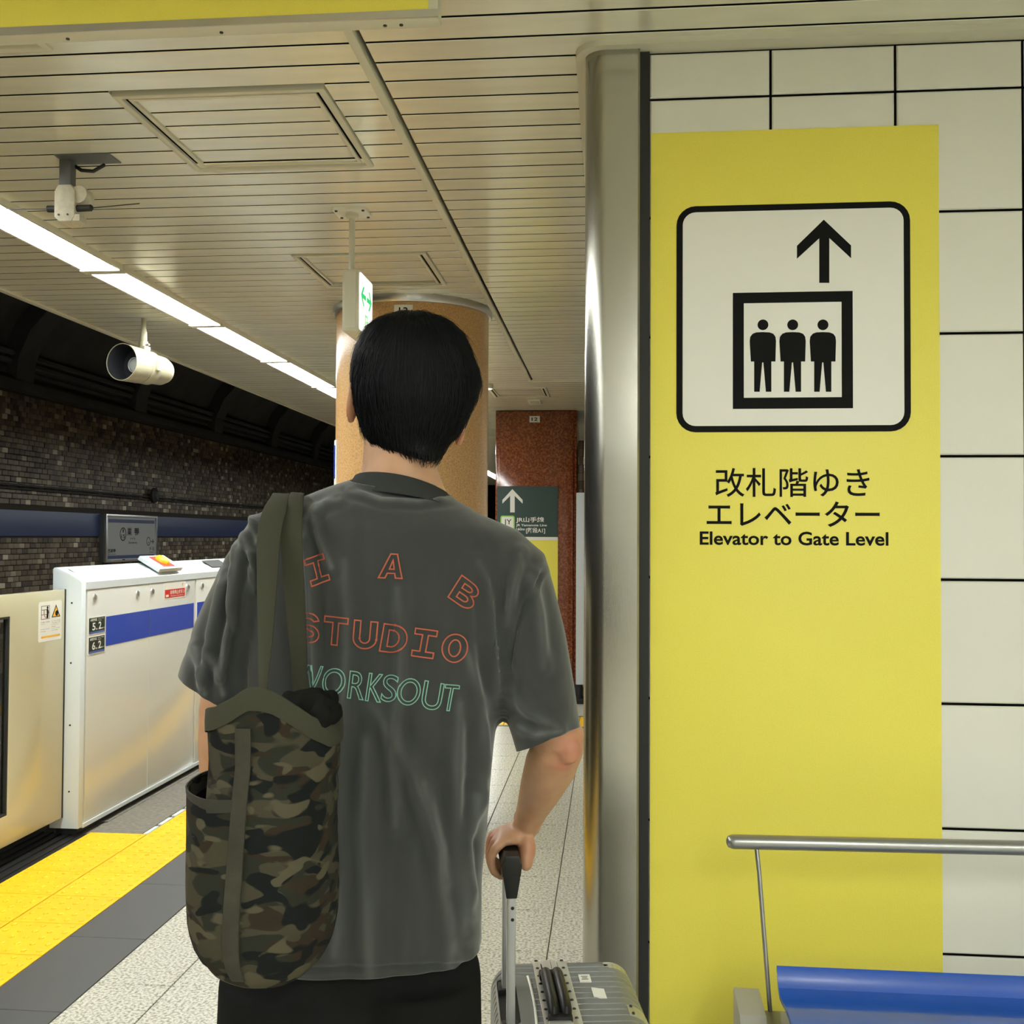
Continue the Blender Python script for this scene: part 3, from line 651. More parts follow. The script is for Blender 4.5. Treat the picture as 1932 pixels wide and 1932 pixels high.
# ------------------------------------------------------------------ station name sign on the mosaic wall
ss = thing('station_sign', (TX, 12.53, 1.18), 'framed station name sign on the mosaic wall across the track', 'sign')
SX = TX+0.075; sy0, sy1, sz0, sz1 = 11.83, 13.23, 1.178, 1.752
MB().box(TX-0.01, SX, sy0, sy1, sz0, sz1).build('casing', M('grey_metal'), ss, bevel=0.01)
MB().ring_prism(c4((sy0,sz0,sy1,sz1)), c4((sy0+0.045,sz0+0.03,sy1-0.045,sz1-0.03)), (SX,0,0), YU, ZU, -0.01, 0.02).build('frame', M('steel'), ss, bevel=0.004)
MB().box(SX-0.004, SX+0.006, sy0+0.04, sy1-0.04, sz0+0.025, sz1-0.025).build('face', M('aged_white', srgb(150,152,152), rough=0.4), ss)
def sf(u, v): return (sy0 + (sy1-sy0)*u, sz1 - (sz1-sz0)*v)
def sbox(u0, v0, u1, v1): a = sf(u0, v1); c = sf(u1, v0); return (a[0], a[1], c[0], c[1])
O5 = (SX+0.006, 0, 0)
for v0, v1 in ((0.10, 0.175), (0.86, 0.93)): MB().prism(c4(sbox(0.04, v0, 0.95, v1)), O5, YU, ZU, 0, 0.001).build('blue_stripe', M('band_blue'), ss)
def oval(u, v, ru, rv, w):
    c = sf(u, v); a = [(c[0]+ru*math.cos(t), c[1]+rv*math.sin(t)) for t in np.linspace(0, 2*math.pi, 25)[:-1]]; b = [(c[0]+(ru-w)*math.cos(t), c[1]+(rv-w)*math.sin(t)) for t in np.linspace(0, 2*math.pi, 25)[:-1]]
    MB().ring_prism(a, b, O5, YU, ZU, 0, 0.001).build('station_badge', M('ink'), ss)
oval(0.325, 0.415, 0.082, 0.082, 0.012); oval(0.83, 0.57, 0.055, 0.055, 0.008)
for s, bx in (('I', (0.315,0.31,0.335,0.38)), ('15', (0.29,0.42,0.36,0.50)), ('巣', (0.40,0.27,0.49,0.44)), ('鴨', (0.545,0.27,0.635,0.44)), ('すがも', (0.46,0.485,0.56,0.53)), ('Sugamo', (0.43,0.57,0.60,0.63)),
              ('西巣鴨', (0.05,0.72,0.19,0.80)), ('Nishi-sugamo', (0.05,0.82,0.20,0.845)), ('千', (0.85,0.70,0.89,0.78)), ('石', (0.91,0.70,0.95,0.78)), ('Sengoku', (0.855,0.80,0.945,0.83)), ('→', (0.88,0.52,0.945,0.63)), ('14', (0.815,0.585,0.845,0.62))):
    lettering('lettering', s, O5, YU, ZU, sbox(*bx), M('ink'), ss, 0.001, bold=0.015)
for u in (0.32, 0.72): MB().prism(c4(sbox(u-0.02, 0.945, u+0.02, 0.965)), (SX+0.02,0,0), YU, ZU, 0, 0.006).build('latch', M('rubber'), ss)
# ------------------------------------------------------------------ platform screen gate: fixed housing
GX = -2.648
gh = thing('gate_housing', (-2.72, 7.0, 0), 'white and cream platform gate housing with a blue stripe at the track edge', 'platform gate')
gy0, gy1 = 5.05, 9.2
tp_ = [(-2.79,0.045),(-2.652,0.045),(-2.652,1.262),(-2.660,1.272),(-2.700,1.300),(-2.775,1.334),(-2.786,1.333),(-2.79,1.325)]
MB().rings([[(x, gy0, z) for x, z in tp_[::-1]], [(x, gy1, z) for x, z in tp_[::-1]]]).build('body', M('gate_cream'), gh)
capp = [(-2.791,0.036),(-2.640,0.036),(-2.640,1.262),(-2.648,1.274),(-2.700,1.303),(-2.775,1.337),(-2.787,1.336),(-2.791,1.328)]
MB().rings([[(x, gy0-0.012, z) for x, z in capp[::-1]], [(x, gy0+0.035, z) for x, z in capp[::-1]]]).build('end_cover', M('white_paint'), gh, bevel=0.003)
lid = [(-2.640,1.225),(-2.640,1.262),(-2.648,1.274),(-2.700,1.3035),(-2.775,1.3375),(-2.789,1.336),(-2.793,1.30),(-2.78,1.30),(-2.70,1.27),(-2.655,1.225)]
MB().rings([[(x, gy0+0.034, z) for x, z in lid], [(x, gy1, z) for x, z in lid]]).build('lid', M('white_paint'), gh, smooth=30)
MB().box(-2.779, -2.727, gy0-0.0135, gy0-0.010, 0.10, 1.222).build('door_slot', M('rubber'), gh)
panels = [(5.105, 6.487), (6.515, 7.80), (7.83, 9.17)]
for a, bq in panels:
    MB().box(-2.653, -2.643, a, bq, 0.05, 1.222).build('front_panel', M('gate_cream'), gh, bevel=0.002)
    MB().box(-2.6432, -2.6418, 5.305 if a < 5.2 else a+0.01, bq-0.018, 0.918, 1.072).build('blue_stripe', M('gate_blue'), gh)
MB().box(-2.6424, -2.6412, 5.822, 5.8245, 0.05, 0.917).box(-2.6424, -2.6412, 5.822, 5.8245, 1.073, 1.222).build('panel_seam', M('white_paint'), gh)
MB().box(-2.6424, -2.6412, 5.822, 5.8245, 0.917, 1.073).build('panel_seam', M('band_blue'), gh)
MB().box(-2.79, -2.636, gy0+0.03, gy1, 0.030, 0.050).build('bottom_rail', M('white_paint'), gh)
MB().box(-2.775, -2.665, gy0+0.02, gy1, 0.0, 0.036).build('foot', M('rubber'), gh)
for px, py in ((178,1127),(259,1120),(287,1116),(354,1108),(381,1105)):
    p = PX(px, py, -2.643)
    MB().lathe((-2.643, p.y, p.z), [(0.019,0),(0.019,0.006),(0.013,0.009),(0.004,0.006)], axis=(1,0,0), n=18).build('key_lock', M('steel'), gh, smooth=40)
for z in (1.16, 0.86, 0.55, 0.22):
    MB().lathe((-2.690, gy0-0.012, z), [(0.005,0),(0.004,0.003)], axis=(0,-1,0), n=10).build('screw', M('dark_metal'), gh)
p0 = PX(150, 1085, -2.70)
nlid = Vector((0.033, 0, 0.054)).normalized(); ulid = Vector((0.085, 0, -0.050)).normalized()
cmid = Vector((-2.705, 0, 1.3085))
MB().cbox(cmid + Vector((0, 5.20, 0)) , (0.10, 0.20, 0.002), ulid, YU, ulid.cross(Vector(YU))).build('lid_notice', M('sign_white'), gh)
MB().cbox(cmid + Vector((0.005, 6.98, 0.001)), (0.085, 0.30, 0.004), ulid, YU, ulid.cross(Vector(YU))).build('lid_recess', M('rubber'), gh)
Og = (-2.6415, 0, 0)
def gq(px, py): p = PX(px, py, -2.6418); return (p.y, p.z)
def gbox(x0, y0, x1, y1):      # left/right px columns, with top y at left and bottom y at left
    return None
def car_sign(y0, y1, z0, z1, top, n1, label):
    t = thing('car_sign', (-2.643, (y0+y1)/2, z0), label, 'sign', 'car position plates')
    MB().box(-2.6428, -2.6412, y0, y1, z0, z1).build('plate', M('sign_white'), t)
    w, h = y1-y0, z1-z0
    MB().box(-2.6415, -2.6407, y0+0.006, y1-0.006, z0+0.006, z1-0.006).build('field', M('sign_dark', srgb(26,42,36), rough=0.4), t)
    o = (-2.6405, 0, 0); B = lambda a, b, c, d: (y0+a*w, z0+b*h, y0+c*w, z0+d*h)
    for s, bx in ((top, (0.10,0.74,0.48,0.90)), (n1, (0.22,0.24,0.40,0.66)), ('号車', (0.42,0.24,0.52,0.34)), ('2', (0.58,0.26,0.75,0.68)), ('番ドア', (0.76,0.26,0.94,0.34)), ('Car No.', (0.56,0.84,0.92,0.89)), ('Door', (0.56,0.74,0.76,0.79))):
        lettering('lettering', s, o, YU, ZU, B(*bx), M('sign_white'), t, 0.0004, bold=0.02)
    MB().prism(c4(B(0.06,0.06,0.94,0.17)), o, YU, ZU, 0, 0.0004).build('blue_line', M('print_blue'), t)
car_sign(5.115, 5.295, 0.990, 1.082, '6両編成', '5', 'dark green car number plate with 5 and 2, upper of two on the gate housing')
car_sign(5.115, 5.295, 0.890, 0.984, '8両編成', '6', 'dark green car number plate with 6 and 2, lower of two on the gate housing')
st = thing('emergency_notice', (-2.643, 6.23, 1.12), 'white sticker with red emergency stop lettering on the gate housing', 'sticker')
ey0, ey1, ez0, ez1 = 6.02, 6.335, 1.118, 1.215
MB().box(-2.6432, -2.6420, ey0, ey1, ez0, ez1).build('sheet', M('sign_white'), st)
MB().box(-2.6422, -2.6414, ey0+0.012, ey1-0.012, ez0+0.008, ez0+0.058).build('red_field', M('print_red'), st)
lettering('lettering', '非常停止ボタン', (-2.6412,0,0), YU, ZU, (ey0+0.085, ez0+0.026, ey1-0.02, ez0+0.052), M('sign_white'), st, 0.0004, bold=0.02)
lettering('lettering', 'Emergency Stop Button', (-2.6412,0,0), YU, ZU, (ey0+0.095, ez0+0.013, ey1-0.03, ez0+0.021), M('sign_white'), st, 0.0004, bold=0.01)
MB().prism(c4((ey0+0.025, ez0+0.014, ey0+0.062, ez0+0.028)), (-2.6412,0,0), YU, ZU, 0, 0.0004).build('hand_symbol', M('sign_white'), st)
lettering('arrow', '↑', (-2.6418,0,0), YU, ZU, (ey1-0.055, ez0+0.066, ey1-0.032, ez0+0.092), M('print_red'), st, 0.0004, bold=0.03)
eb = thing('emergency_button', (-2.70, 6.05, 1.31), 'white box with a yellow emergency button on top of the gate housing', 'button')
mb = MB(); c = Vector((-2.700, 6.10, 1.3315))
MB().cbox(c, (0.15, 0.33, 0.026), ulid, YU, ulid.cross(Vector(YU))).build('base', M('white_paint'), eb, bevel=0.006)
nn = ulid.cross(Vector(YU)).normalized()
if nn.z < 0: nn = -nn
MB().cbox(c + nn*0.0145, (0.11, 0.15, 0.003), ulid, YU, ulid.cross(Vector(YU))).build('red_label', M('print_red'), eb)
MB().lathe(c + nn*0.015, [(0.048,0),(0.046,0.012),(0.036,0.024),(0.012,0.028)], axis=nn, n=24).build('button', M('print_yellow'), eb, smooth=50)
# sliding door leaf
gd = thing('gate_door', (-2.735, 4.0, 0), 'cream sliding platform gate door with a dark glass window at the left edge', 'platform gate')
dy0, dy1, dz0, dz1 = 2.3, 5.026, 0.092, 1.229
wy0, wy1, wz0, wz1 = 2.62, 4.548, 0.23, 1.128
MB().ring_prism(c4((dy0,dz0,dy1,dz1)), c4((wy0,wz0,wy1,wz1)), (-2.755,0,0), YU, ZU, 0, 0.035).build('leaf', M('door_cream'), gd, bevel=0.004)
MB().ring_prism(c4((wy0-0.001,wz0-0.001,wy1+0.001,wz1+0.001)), c4((wy0+0.010,wz0+0.010,wy1-0.010,wz1-0.010)), (-2.755,0,0), YU, ZU, 0.004, 0.033).build('seal', M('rubber'), gd)
gm = M('gate_glass', (0.85,0.88,0.87), rough=0.02, trans=1.0)
MB().box(-2.742, -2.735, wy0+0.009, wy1-0.009, wz0+0.009, wz1-0.009).build('glass', gm, gd)
MB().box(-2.756, -2.719, dy1, dy1+0.010, dz0, dz1).build('edge_seal', M('rubber'), gd)
ds = thing('warning_sticker', (-2.718, 4.89, 0.99), 'white warning sticker with a yellow triangle on the gate door', 'sticker')
a0, a1, b0, b1 = 4.785, 4.997, 0.985, 1.178
Od = (-2.720, 0, 0)
MB().prism(rrect(a0, b0, a1, b1, 0.012), Od, YU, ZU, 0.0, 0.0008).build('sheet', M('sign_white'), ds)
D = lambda u, v: (a0 + u*(a1-a0), b0 + v*(b1-b0))
MB().ring_prism(c4(D(0.10,0.56)+D(0.46,0.90)), c4(D(0.12,0.575)+D(0.44,0.885)), Od, YU, ZU, 0.0008, 0.0012).build('picture_frame', M('grey_metal'), ds)
mb = MB(); mb.prism(circ(*D(0.37,0.845), 0.007, 14), Od, YU, ZU, 0.0008, 0.0013); mb.prism([D(0.32,0.58),D(0.34,0.70),D(0.325,0.80),D(0.36,0.815),D(0.40,0.80),D(0.43,0.72),D(0.41,0.68),D(0.40,0.58)], Od, YU, ZU, 0.0008, 0.0013)
for v in (0.67, 0.79): mb.prism(c4(D(0.12,v)+D(0.34,v+0.012)), Od, YU, ZU, 0.0008, 0.0012)
mb.prism(c4(D(0.215,0.67)+D(0.235,0.80)), Od, YU, ZU, 0.0008, 0.0012); mb.build('figure', M('ink'), ds)
MB().prism([D(0.22,0.66),D(0.25,0.66),D(0.30,0.60),D(0.28,0.585)], Od, YU, ZU, 0.0008, 0.0012).build('red_stroke', M('print_red'), ds)
MB().prism([D(0.55,0.58),D(0.93,0.58),D(0.74,0.90)], Od, YU, ZU, 0.0008, 0.0010).build('triangle', M('ink'), ds)
MB().prism([D(0.60,0.60),D(0.88,0.60),D(0.74,0.845)], Od, YU, ZU, 0.0008, 0.0012).build('triangle_field', M('print_yellow'), ds)
MB().prism(circ(*D(0.77,0.675), 0.014, 10), Od, YU, ZU, 0.0008, 0.0014).build('hand_symbol', M('ink'), ds)
for s, bx in (('戸袋に注意', (0.08,0.47,0.46,0.505)), ('ください', (0.09,0.425,0.26,0.455)), ('Keep hands', (0.08,0.30,0.46,0.325)), ('away', (0.08,0.245,0.30,0.268)), ('ドアに手を', (0.56,0.475,0.93,0.505)), ('かけないで', (0.56,0.43,0.92,0.46)), ('ください', (0.56,0.385,0.86,0.415)), ('Mind', (0.56,0.335,0.72,0.36)), ('your hands', (0.56,0.29,0.90,0.315)), ('and bags', (0.56,0.24,0.82,0.268))):
    lettering('lettering', s, Od, YU, ZU, D(bx[0],bx[1]) + D(bx[2],bx[3]), M('grey_metal'), ds, 0.0012)
MB().prism(c4(D(0.12,0.09)+D(0.93,0.14)), Od, YU, ZU, 0.0008, 0.0012).build('yellow_bar', M('print_yellow'), ds)
# ------------------------------------------------------------------ leaning bench with back rail
bn = thing('leaning_bench', (0.7, 2.2, 0), 'blue metal leaning bench with a grey back rail at the tiled wall', 'bench')
M('bench_blue', srgb(26,78,172), rough=0.22, spec=0.55, coat=0.3, noise=(14, 0.92, 1.05, 0.3, 0.7, (0.3, 1, 1))); M('rail_grey', srgb(150,150,148), rough=0.30, metal=0.75); M('post_grey', srgb(150,148,138), rough=0.5)
pA = PY(1381, 1588, 2.335); pB = PZ(1932, 1600, pA.z)
dv = (pB - pA).normalized(); pE = pA + dv*2.0
MB().tube([pA - dv*0.012, pA - dv*0.008, pA, pA + dv*0.006, pE], [0.005, 0.012, 0.0150, 0.0155, 0.0155], 20).build('back_rail', M('rail_grey'), bn, smooth=50)
bx0 = 0.347; bx1 = 2.2
def rod(xt, xb):
    MB().tube([(xt, pA.y + (xt-pA.x)*dv.y/dv.x, pA.z-0.01), (xt+0.004, 2.325, 0.78), (xb, 2.275, 0.50)], [0.0048]*3, 10).build('rod', M('rail_grey'), bn, smooth=50)
rod(0.316, 0.336); rod(1.02, 1.02); rod(1.75, 1.75)
prof = [(2.262,0.606),(2.256,0.600),(2.249,0.585),(2.238,0.570),(2.215,0.5635),(2.185,0.566),(2.15,0.571),(2.11,0.572),(2.06,0.566),(2.01,0.550),(1.97,0.522),(1.95,0.485),(1.945,0.44)]
inner = [(y+0.003, z-0.010) for y, z in prof]
ring = lambda x: [(x, y, z) for y, z in prof] + [(x, y, z) for y, z in inner[::-1]]
MB().rings([ring(bx0), ring(bx1)]).build('seat', M('bench_blue'), bn, smooth=35)
edge_ = [(bx0-0.0004, y, z+0.0004) for y, z in prof]
for x in (0.262, 1.45):
    MB().rings([[(x,2.17,0.0),(x+0.054,2.17,0.0),(x+0.054,2.30,0.0),(x,2.30,0.0)], [(x,2.17,0.512),(x+0.054,2.17,0.512),(x+0.054,2.30,0.512),(x,2.30,0.512)], [(x,2.19,0.532),(x+0.054,2.19,0.532),(x+0.054,2.30,0.542),(x,2.30,0.542)]]).build('post', M('post_grey'), bn, bevel=0.003)
MB().box(0.316, 2.1, 2.19, 2.28, 0.44, 0.505).build('cross_beam', M('post_grey'), bn, bevel=0.003)
# ------------------------------------------------------------------ helpers for soft bodies
def PD(px, py, d): return Vector((0, 0, CAM_H)) + ray(px, py) * d
def to_px(P):
    P = np.asarray(P, float) - np.array([0, 0, CAM_H]); c = P @ np.array([_r, _u, _f]).T
    return 966 + FPX*c[:,0]/c[:,2], 966 - FPX*c[:,1]/c[:,2], c[:,2]
RH = Vector((_r.x, _r.y, 0)).normalized(); FH = Vector((-RH.y, RH.x, 0)); UZ = Vector((0, 0, 1))   # level right / forward
def vox(mb, voxel, smooth=2):
    """union of closed shapes as one continuous surface"""
    me = mb.mesh('tmp', M('ink')); o = bpy.data.objects.new('tmp', me); COL.objects.link(o)
    md = o.modifiers.new('r', 'REMESH'); md.mode = 'VOXEL'; md.voxel_size = voxel; md.adaptivity = 0
    if smooth:
        ms = o.modifiers.new('s', 'SMOOTH'); ms.factor = 0.5; ms.iterations = smooth
    dg = bpy.context.evaluated_depsgraph_get(); dg.update()
    out = bpy.data.meshes.new_from_object(o.evaluated_get(dg)); bpy.data.objects.remove(o); bpy.data.meshes.remove(me)
    return out
def as_obj(me, name, mats, parent, smooth=True):
    me.name = name; me.materials.clear()
    for m in (mats if isinstance(mats, (list, tuple)) else [mats]): me.materials.append(m)
    off = wpos(parent); me.transform(Matrix.Translation(-off))
    if smooth: me.polygons.foreach_set('use_smooth', [True]*len(me.polygons))
    o = bpy.data.objects.new(name, me); return link(o, parent)
def get_co(me):
    a = np.empty(len(me.vertices)*3); me.vertices.foreach_get('co', a); return a.reshape(-1, 3)
def set_co(me, a): me.vertices.foreach_set('co', np.asarray(a, float).ravel()); me.update()
def get_no(me):
    a = np.empty(len(me.vertices)*3); me.vertex_normals.foreach_get('vector', a); return a.reshape(-1, 3)
def row_ring(y, L, R, dc, hf, hb, n=40, p=2.2, dz=None):
    """superellipse ring at pixel row y spanning L..R, centre depth dc, half depth front hf / back hb (back faces the camera)"""
    a = PD(L, y, dc); b = PD(R, y, dc); c = (a+b)/2; h = (b-a)/2; out = []
    for k in range(n):
        t = 2*math.pi*k/n; co, si = math.cos(t), math.sin(t)
        u = math.copysign(abs(co)**(2/p), co); v = math.copysign(abs(si)**(2/p), si)
        out.append(c + h*u + FH*(v*(hf if v > 0 else hb)) + (UZ*dz(u, v) if dz else Vector()))
    return out
def loft_path(mb, pts, n=24):
    """pts: list of (centre, radius a, radius b, side vector) ; rings perpendicular to the path"""
    rings = []
    for i, (c, ra, rb, sv) in enumerate(pts):
        t = (pts[min(i+1, len(pts)-1)][0] - pts[max(i-1, 0)][0]).normalized(); s = (sv - t*sv.dot(t)).normalized(); w = t.cross(s)
        rings.append([c + s*(ra*math.cos(2*math.pi*k/n)) + w*(rb*math.sin(2*math.pi*k/n)) for k in range(n)])
    mb.rings(rings); return mb
def ellipsoid(mb, c, rx, ry, rz, X=None, Y=None, Z=None, n=20, m=12):
    X = X or RH; Y = Y or FH; Z = Z or UZ; c = Vector(c); rings = []
    for j in range(1, m):
        a = math.pi*j/m; rings.append([c - Z*(rz*math.cos(a)) + X*(rx*math.sin(a)*math.cos(2*math.pi*k/n)) + Y*(ry*math.sin(a)*math.sin(2*math.pi*k/n)) for k in range(n)])
    mb.rings(rings); return mb
from mathutils import noise as mnoise
# ------------------------------------------------------------------ suitcase frame of reference (the hand closes on its handle)
WD = (FH - RH*0.060).normalized(); TD = Vector((WD.y, -WD.x, 0))          # width axis away from camera, thickness axis to the right
CASE_TOP = 0.72
SC = Vector((0, 0, 0)) + FH*1.783 + RH*0.082                               # point of the seam at the middle of the top
def S(t, w, z): return Vector((SC.x, SC.y, 0)) + TD*t + WD*w + UZ*z
pole_t = -0.0865; GRIP_Z = 0.972
# ------------------------------------------------------------------ the man: body
M('skin', srgb(196,152,118), rough=0.48, spec=0.4, attr='tint', noise=(45, (0.93,0.93,0.93), (1.04,1.04,1.04)), bump=(900, 0.06))
M('hair_black', (0.0030,0.0033,0.0046), rough=0.48, spec=0.12)
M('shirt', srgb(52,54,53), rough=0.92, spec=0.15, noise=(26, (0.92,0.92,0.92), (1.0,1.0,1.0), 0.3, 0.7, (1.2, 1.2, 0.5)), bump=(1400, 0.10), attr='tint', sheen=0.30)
M('shirt_rib', srgb(50,52,51), rough=0.92, spec=0.15, bump=(1100, 0.2))
M('trousers', (0.009,0.009,0.009), rough=0.95, spec=0.06, bump=(900, 0.1))
M('print_orange', srgb(165,84,60), rough=0.8); M('print_mint', srgb(120,168,150), rough=0.8)
M('shoe_white', srgb(208,206,198), rough=0.5)
feet = FH*1.57 + RH*(-0.235)
man = thing('person', (feet.x, feet.y, 0), 'man from behind in charcoal printed T-shirt and black trousers, holding a suitcase handle', 'person')
mb = MB()
# head (skull, face forward = away from the camera), leaning a little to the right
HEAD = [(606,742,818,1.575,0.045,0.045),(625,706,850,1.575,0.075,0.070),(655,688,873,1.575,0.092,0.084),(690,680,885,1.575,0.100,0.090),(725,678,886,1.577,0.103,0.089),
        (760,680,878,1.580,0.102,0.083),(795,688,862,1.585,0.100,0.072),(825,696,846,1.590,0.096,0.060),(850,702,836,1.596,0.090,0.052),(872,708,830,1.600,0.080,0.050),(890,716,822,1.605,0.062,0.048)]
mb.rings([row_ring(y, L, R, d, hf, hb, 32, 2.15) for y, L, R, d, hf, hb in HEAD])
fx = lambda x, y, d: PD(x, y, d)
loft_path(mb, [(fx(772, 745, 1.672), 0.008, 0.010, RH), (fx(768, 790, 1.690), 0.014, 0.014, RH), (fx(767, 803, 1.692), 0.016, 0.012, RH), (fx(767, 812, 1.68), 0.010, 0.008, RH)], 12)   # nose
ellipsoid(mb, fx(764, 836, 1.680), 0.024, 0.010, 0.006); ellipsoid(mb, fx(763, 848, 1.678), 0.020, 0.010, 0.007)          # lips
ellipsoid(mb, fx(760, 878, 1.672), 0.024, 0.016, 0.016)                                                                     # chin
for s in (-1, 1): ellipsoid(mb, fx(773+s*42, 742, 1.664), 0.020, 0.010, 0.006); ellipsoid(mb, fx(771+s*42, 757, 1.660), 0.014, 0.010, 0.008)   # brow, eye lid
def ear(x, y, d, s, tilt):
    Z = (UZ*math.cos(tilt) + RH*math.sin(tilt)).normalized(); X = (RH*math.cos(tilt) - UZ*math.sin(tilt)); Xe = (X*0.80 - FH*0.55*s*0 + FH*(-0.0)).normalized()
    c = fx(x, y, d); prev = []
    pts = []
    for k in range(15):                         # helix rim and lobe
        a = math.radians(-150 + 300*k/14)
        pts.append(c + Z*(0.027*math.cos(a*1.0)) - FH*(0.015*math.sin(a))*(1) + X*(s*0.004))
    mb.tube(pts, [0.0042]*15, 8)
    ellipsoid(mb, c - X*(s*0.003), 0.006, 0.014, 0.026, X, FH, Z, 14, 8)
    ellipsoid(mb, c - Z*0.024 + X*(s*0.001), 0.006, 0.009, 0.010, X, FH, Z, 12, 8)
ear(667, 757, 1.555, -1, 0.10); ear(870, 800, 1.568, 1, 0.16)
# neck into the shoulders
mb.rings([row_ring(y, L, R, d, h, hb, 28, 2.0) for y, L, R, d, h, hb in ((815,688,838,1.560,0.060,0.050),(850,686,828,1.556,0.060,0.052),(880,684,824,1.554,0.060,0.054),(905,678,832,1.552,0.062,0.056),(935,672,846,1.552,0.050,0.042),(975,620,890,1.552,0.050,0.045))])
# trunk under the shirt
mb.rings([row_ring(y, L, R, d, h, hb, 32, 2.2) for y, L, R, d, h, hb in ((955,640,870,1.555,0.05,0.04),(1010,550,915,1.555,0.08,0.075),(1100,520,925,1.555,0.095,0.085),(1300,510,895,1.56,0.085,0.07),(1500,500,870,1.565,0.08,0.065),(1700,500,860,1.57,0.075,0.06),(1880,510,850,1.575,0.07,0.055),(1980,530,830,1.575,0.05,0.045))])
# right arm
def P3(px, py, d): return PD(px, py, d)
grip = S(pole_t, 0, GRIP_Z)
def G(t, w, z): return S(pole_t + t, w, GRIP_Z + z)
wrist = G(0.028, -0.030, 0.052)
sh, el = P3(958, 1075, 1.555), P3(1056, 1402, 1.575)
loft_path(mb, [(P3(900, 1040, 1.555), 0.040, 0.050, RH), (sh, 0.044, 0.054, RH), (sh.lerp(el, 0.35), 0.040, 0.048, RH), (sh.lerp(el, 0.75), 0.037, 0.043, RH), (el, 0.0385, 0.041, RH)])
fa = (wrist - el)
loft_path(mb, [(el - fa*0.05 + UZ*0.015, 0.034, 0.036, RH), (el + fa*0.04, 0.0385, 0.041, RH), (el + fa*0.25, 0.040, 0.042, RH), (el + fa*0.50, 0.0345, 0.036, RH), (el + fa*0.78, 0.0265, 0.026, RH), (wrist, 0.0215, 0.027, RH)])
ellipsoid(mb, el - FH*0.026 + UZ*(-0.004) + RH*0.012, 0.020, 0.016, 0.022)     # elbow point
# right hand closed over the handle bar
loft_path(mb, [(wrist - fa*0.05, 0.021, 0.026, WD), (G(0.020,-0.030,0.041), 0.034, 0.018, WD), (G(0.004,-0.030,0.0375), 0.040, 0.0150, WD), (G(-0.012,-0.030,0.034), 0.0415, 0.0125, WD), (G(-0.023,-0.030,0.0275), 0.040, 0.0095, WD)], 24)
ellipsoid(mb, G(0.028,-0.052,0.020), 0.015, 0.020, 0.026, TD, WD, UZ); ellipsoid(mb, G(0.026,-0.062,0.004), 0.012, 0.014, 0.018, TD, WD, UZ)
ellipsoid(mb, G(0.028,-0.012,0.020), 0.015, 0.024, 0.025, TD, WD, UZ)
fr = [(-0.0660, 0.0070, 0.90), (-0.0445, 0.0080, 1.0), (-0.0205, 0.0083, 1.04), (0.0030, 0.0082, 1.0)]     # little .. index
for w, r, s in fr:
    pts = [G(-0.014, w*0.94-0.002, 0.0315), G(-0.024, w, 0.027*s), G(-0.0300, w, 0.012), G(-0.0305, w, -0.003*s), G(-0.026, w, -0.015*s), G(-0.016, w, -0.0215*s), G(-0.004, w, -0.0225*s), G(0.003, w, -0.021*s)]
    mb.tube(pts, [r*1.12, r*1.16, r*1.0, r*1.06, r*0.95, r*0.98, r*0.88, r*0.55], 12)
mb.tube([G(0.026,-0.012,0.016), G(0.031,0.006,0.000), G(0.028,0.024,-0.016), G(0.016,0.036,-0.024), G(0.006,0.042,-0.026)], [0.013,0.0115,0.0105,0.0095,0.006], 12)   # thumb
# left arm hanging behind the bag
ls, le, lw = P3(508, 1085, 1.565), P3(424, 1335, 1.565), P3(414, 1600, 1.60)
loft_path(mb, [(P3(570, 1045, 1.56), 0.040, 0.050, RH), (ls, 0.044, 0.052, RH), (ls.lerp(le, 0.4), 0.042, 0.047, RH), (le, 0.037, 0.040, RH)])
loft_path(mb, [(le + UZ*0.02, 0.034, 0.036, RH), (le, 0.037, 0.040, RH), (le.lerp(lw, 0.28), 0.036, 0.041, RH), (le.lerp(lw, 0.65), 0.030, 0.033, RH), (lw, 0.022, 0.029, RH)])
def LH(t, d, z): return lw + RH*t + FH*d + UZ*z
loft_path(mb, [(LH(0,0,0.02), 0.021, 0.028, RH), (LH(-0.001,0.002,-0.03), 0.019, 0.037, RH), (LH(-0.002,0.004,-0.065), 0.016, 0.041, RH), (LH(0.0,0.006,-0.092), 0.012, 0.039, RH)], 24)
for dd, L, r in ((-0.026,0.058,0.0070),(-0.006,0.070,0.0080),(0.016,0.074,0.0082),(0.037,0.066,0.0080)):
    mb.tube([LH(-0.001,dd*0.9+0.004,-0.078), LH(-0.001,dd+0.004,-0.095), LH(0.002,dd+0.004,-0.095-L*0.45), LH(0.009,dd+0.004,-0.095-L*0.78), LH(0.018,dd+0.002,-0.095-L)], [r*1.1,r*1.1,r,r*0.92,r*0.6], 12)
mb.tube([LH(0.004,0.030,-0.030), LH(0.008,0.050,-0.060), LH(0.012,0.056,-0.085), LH(0.016,0.056,-0.108)], [0.013,0.011,0.0098,0.006], 12)
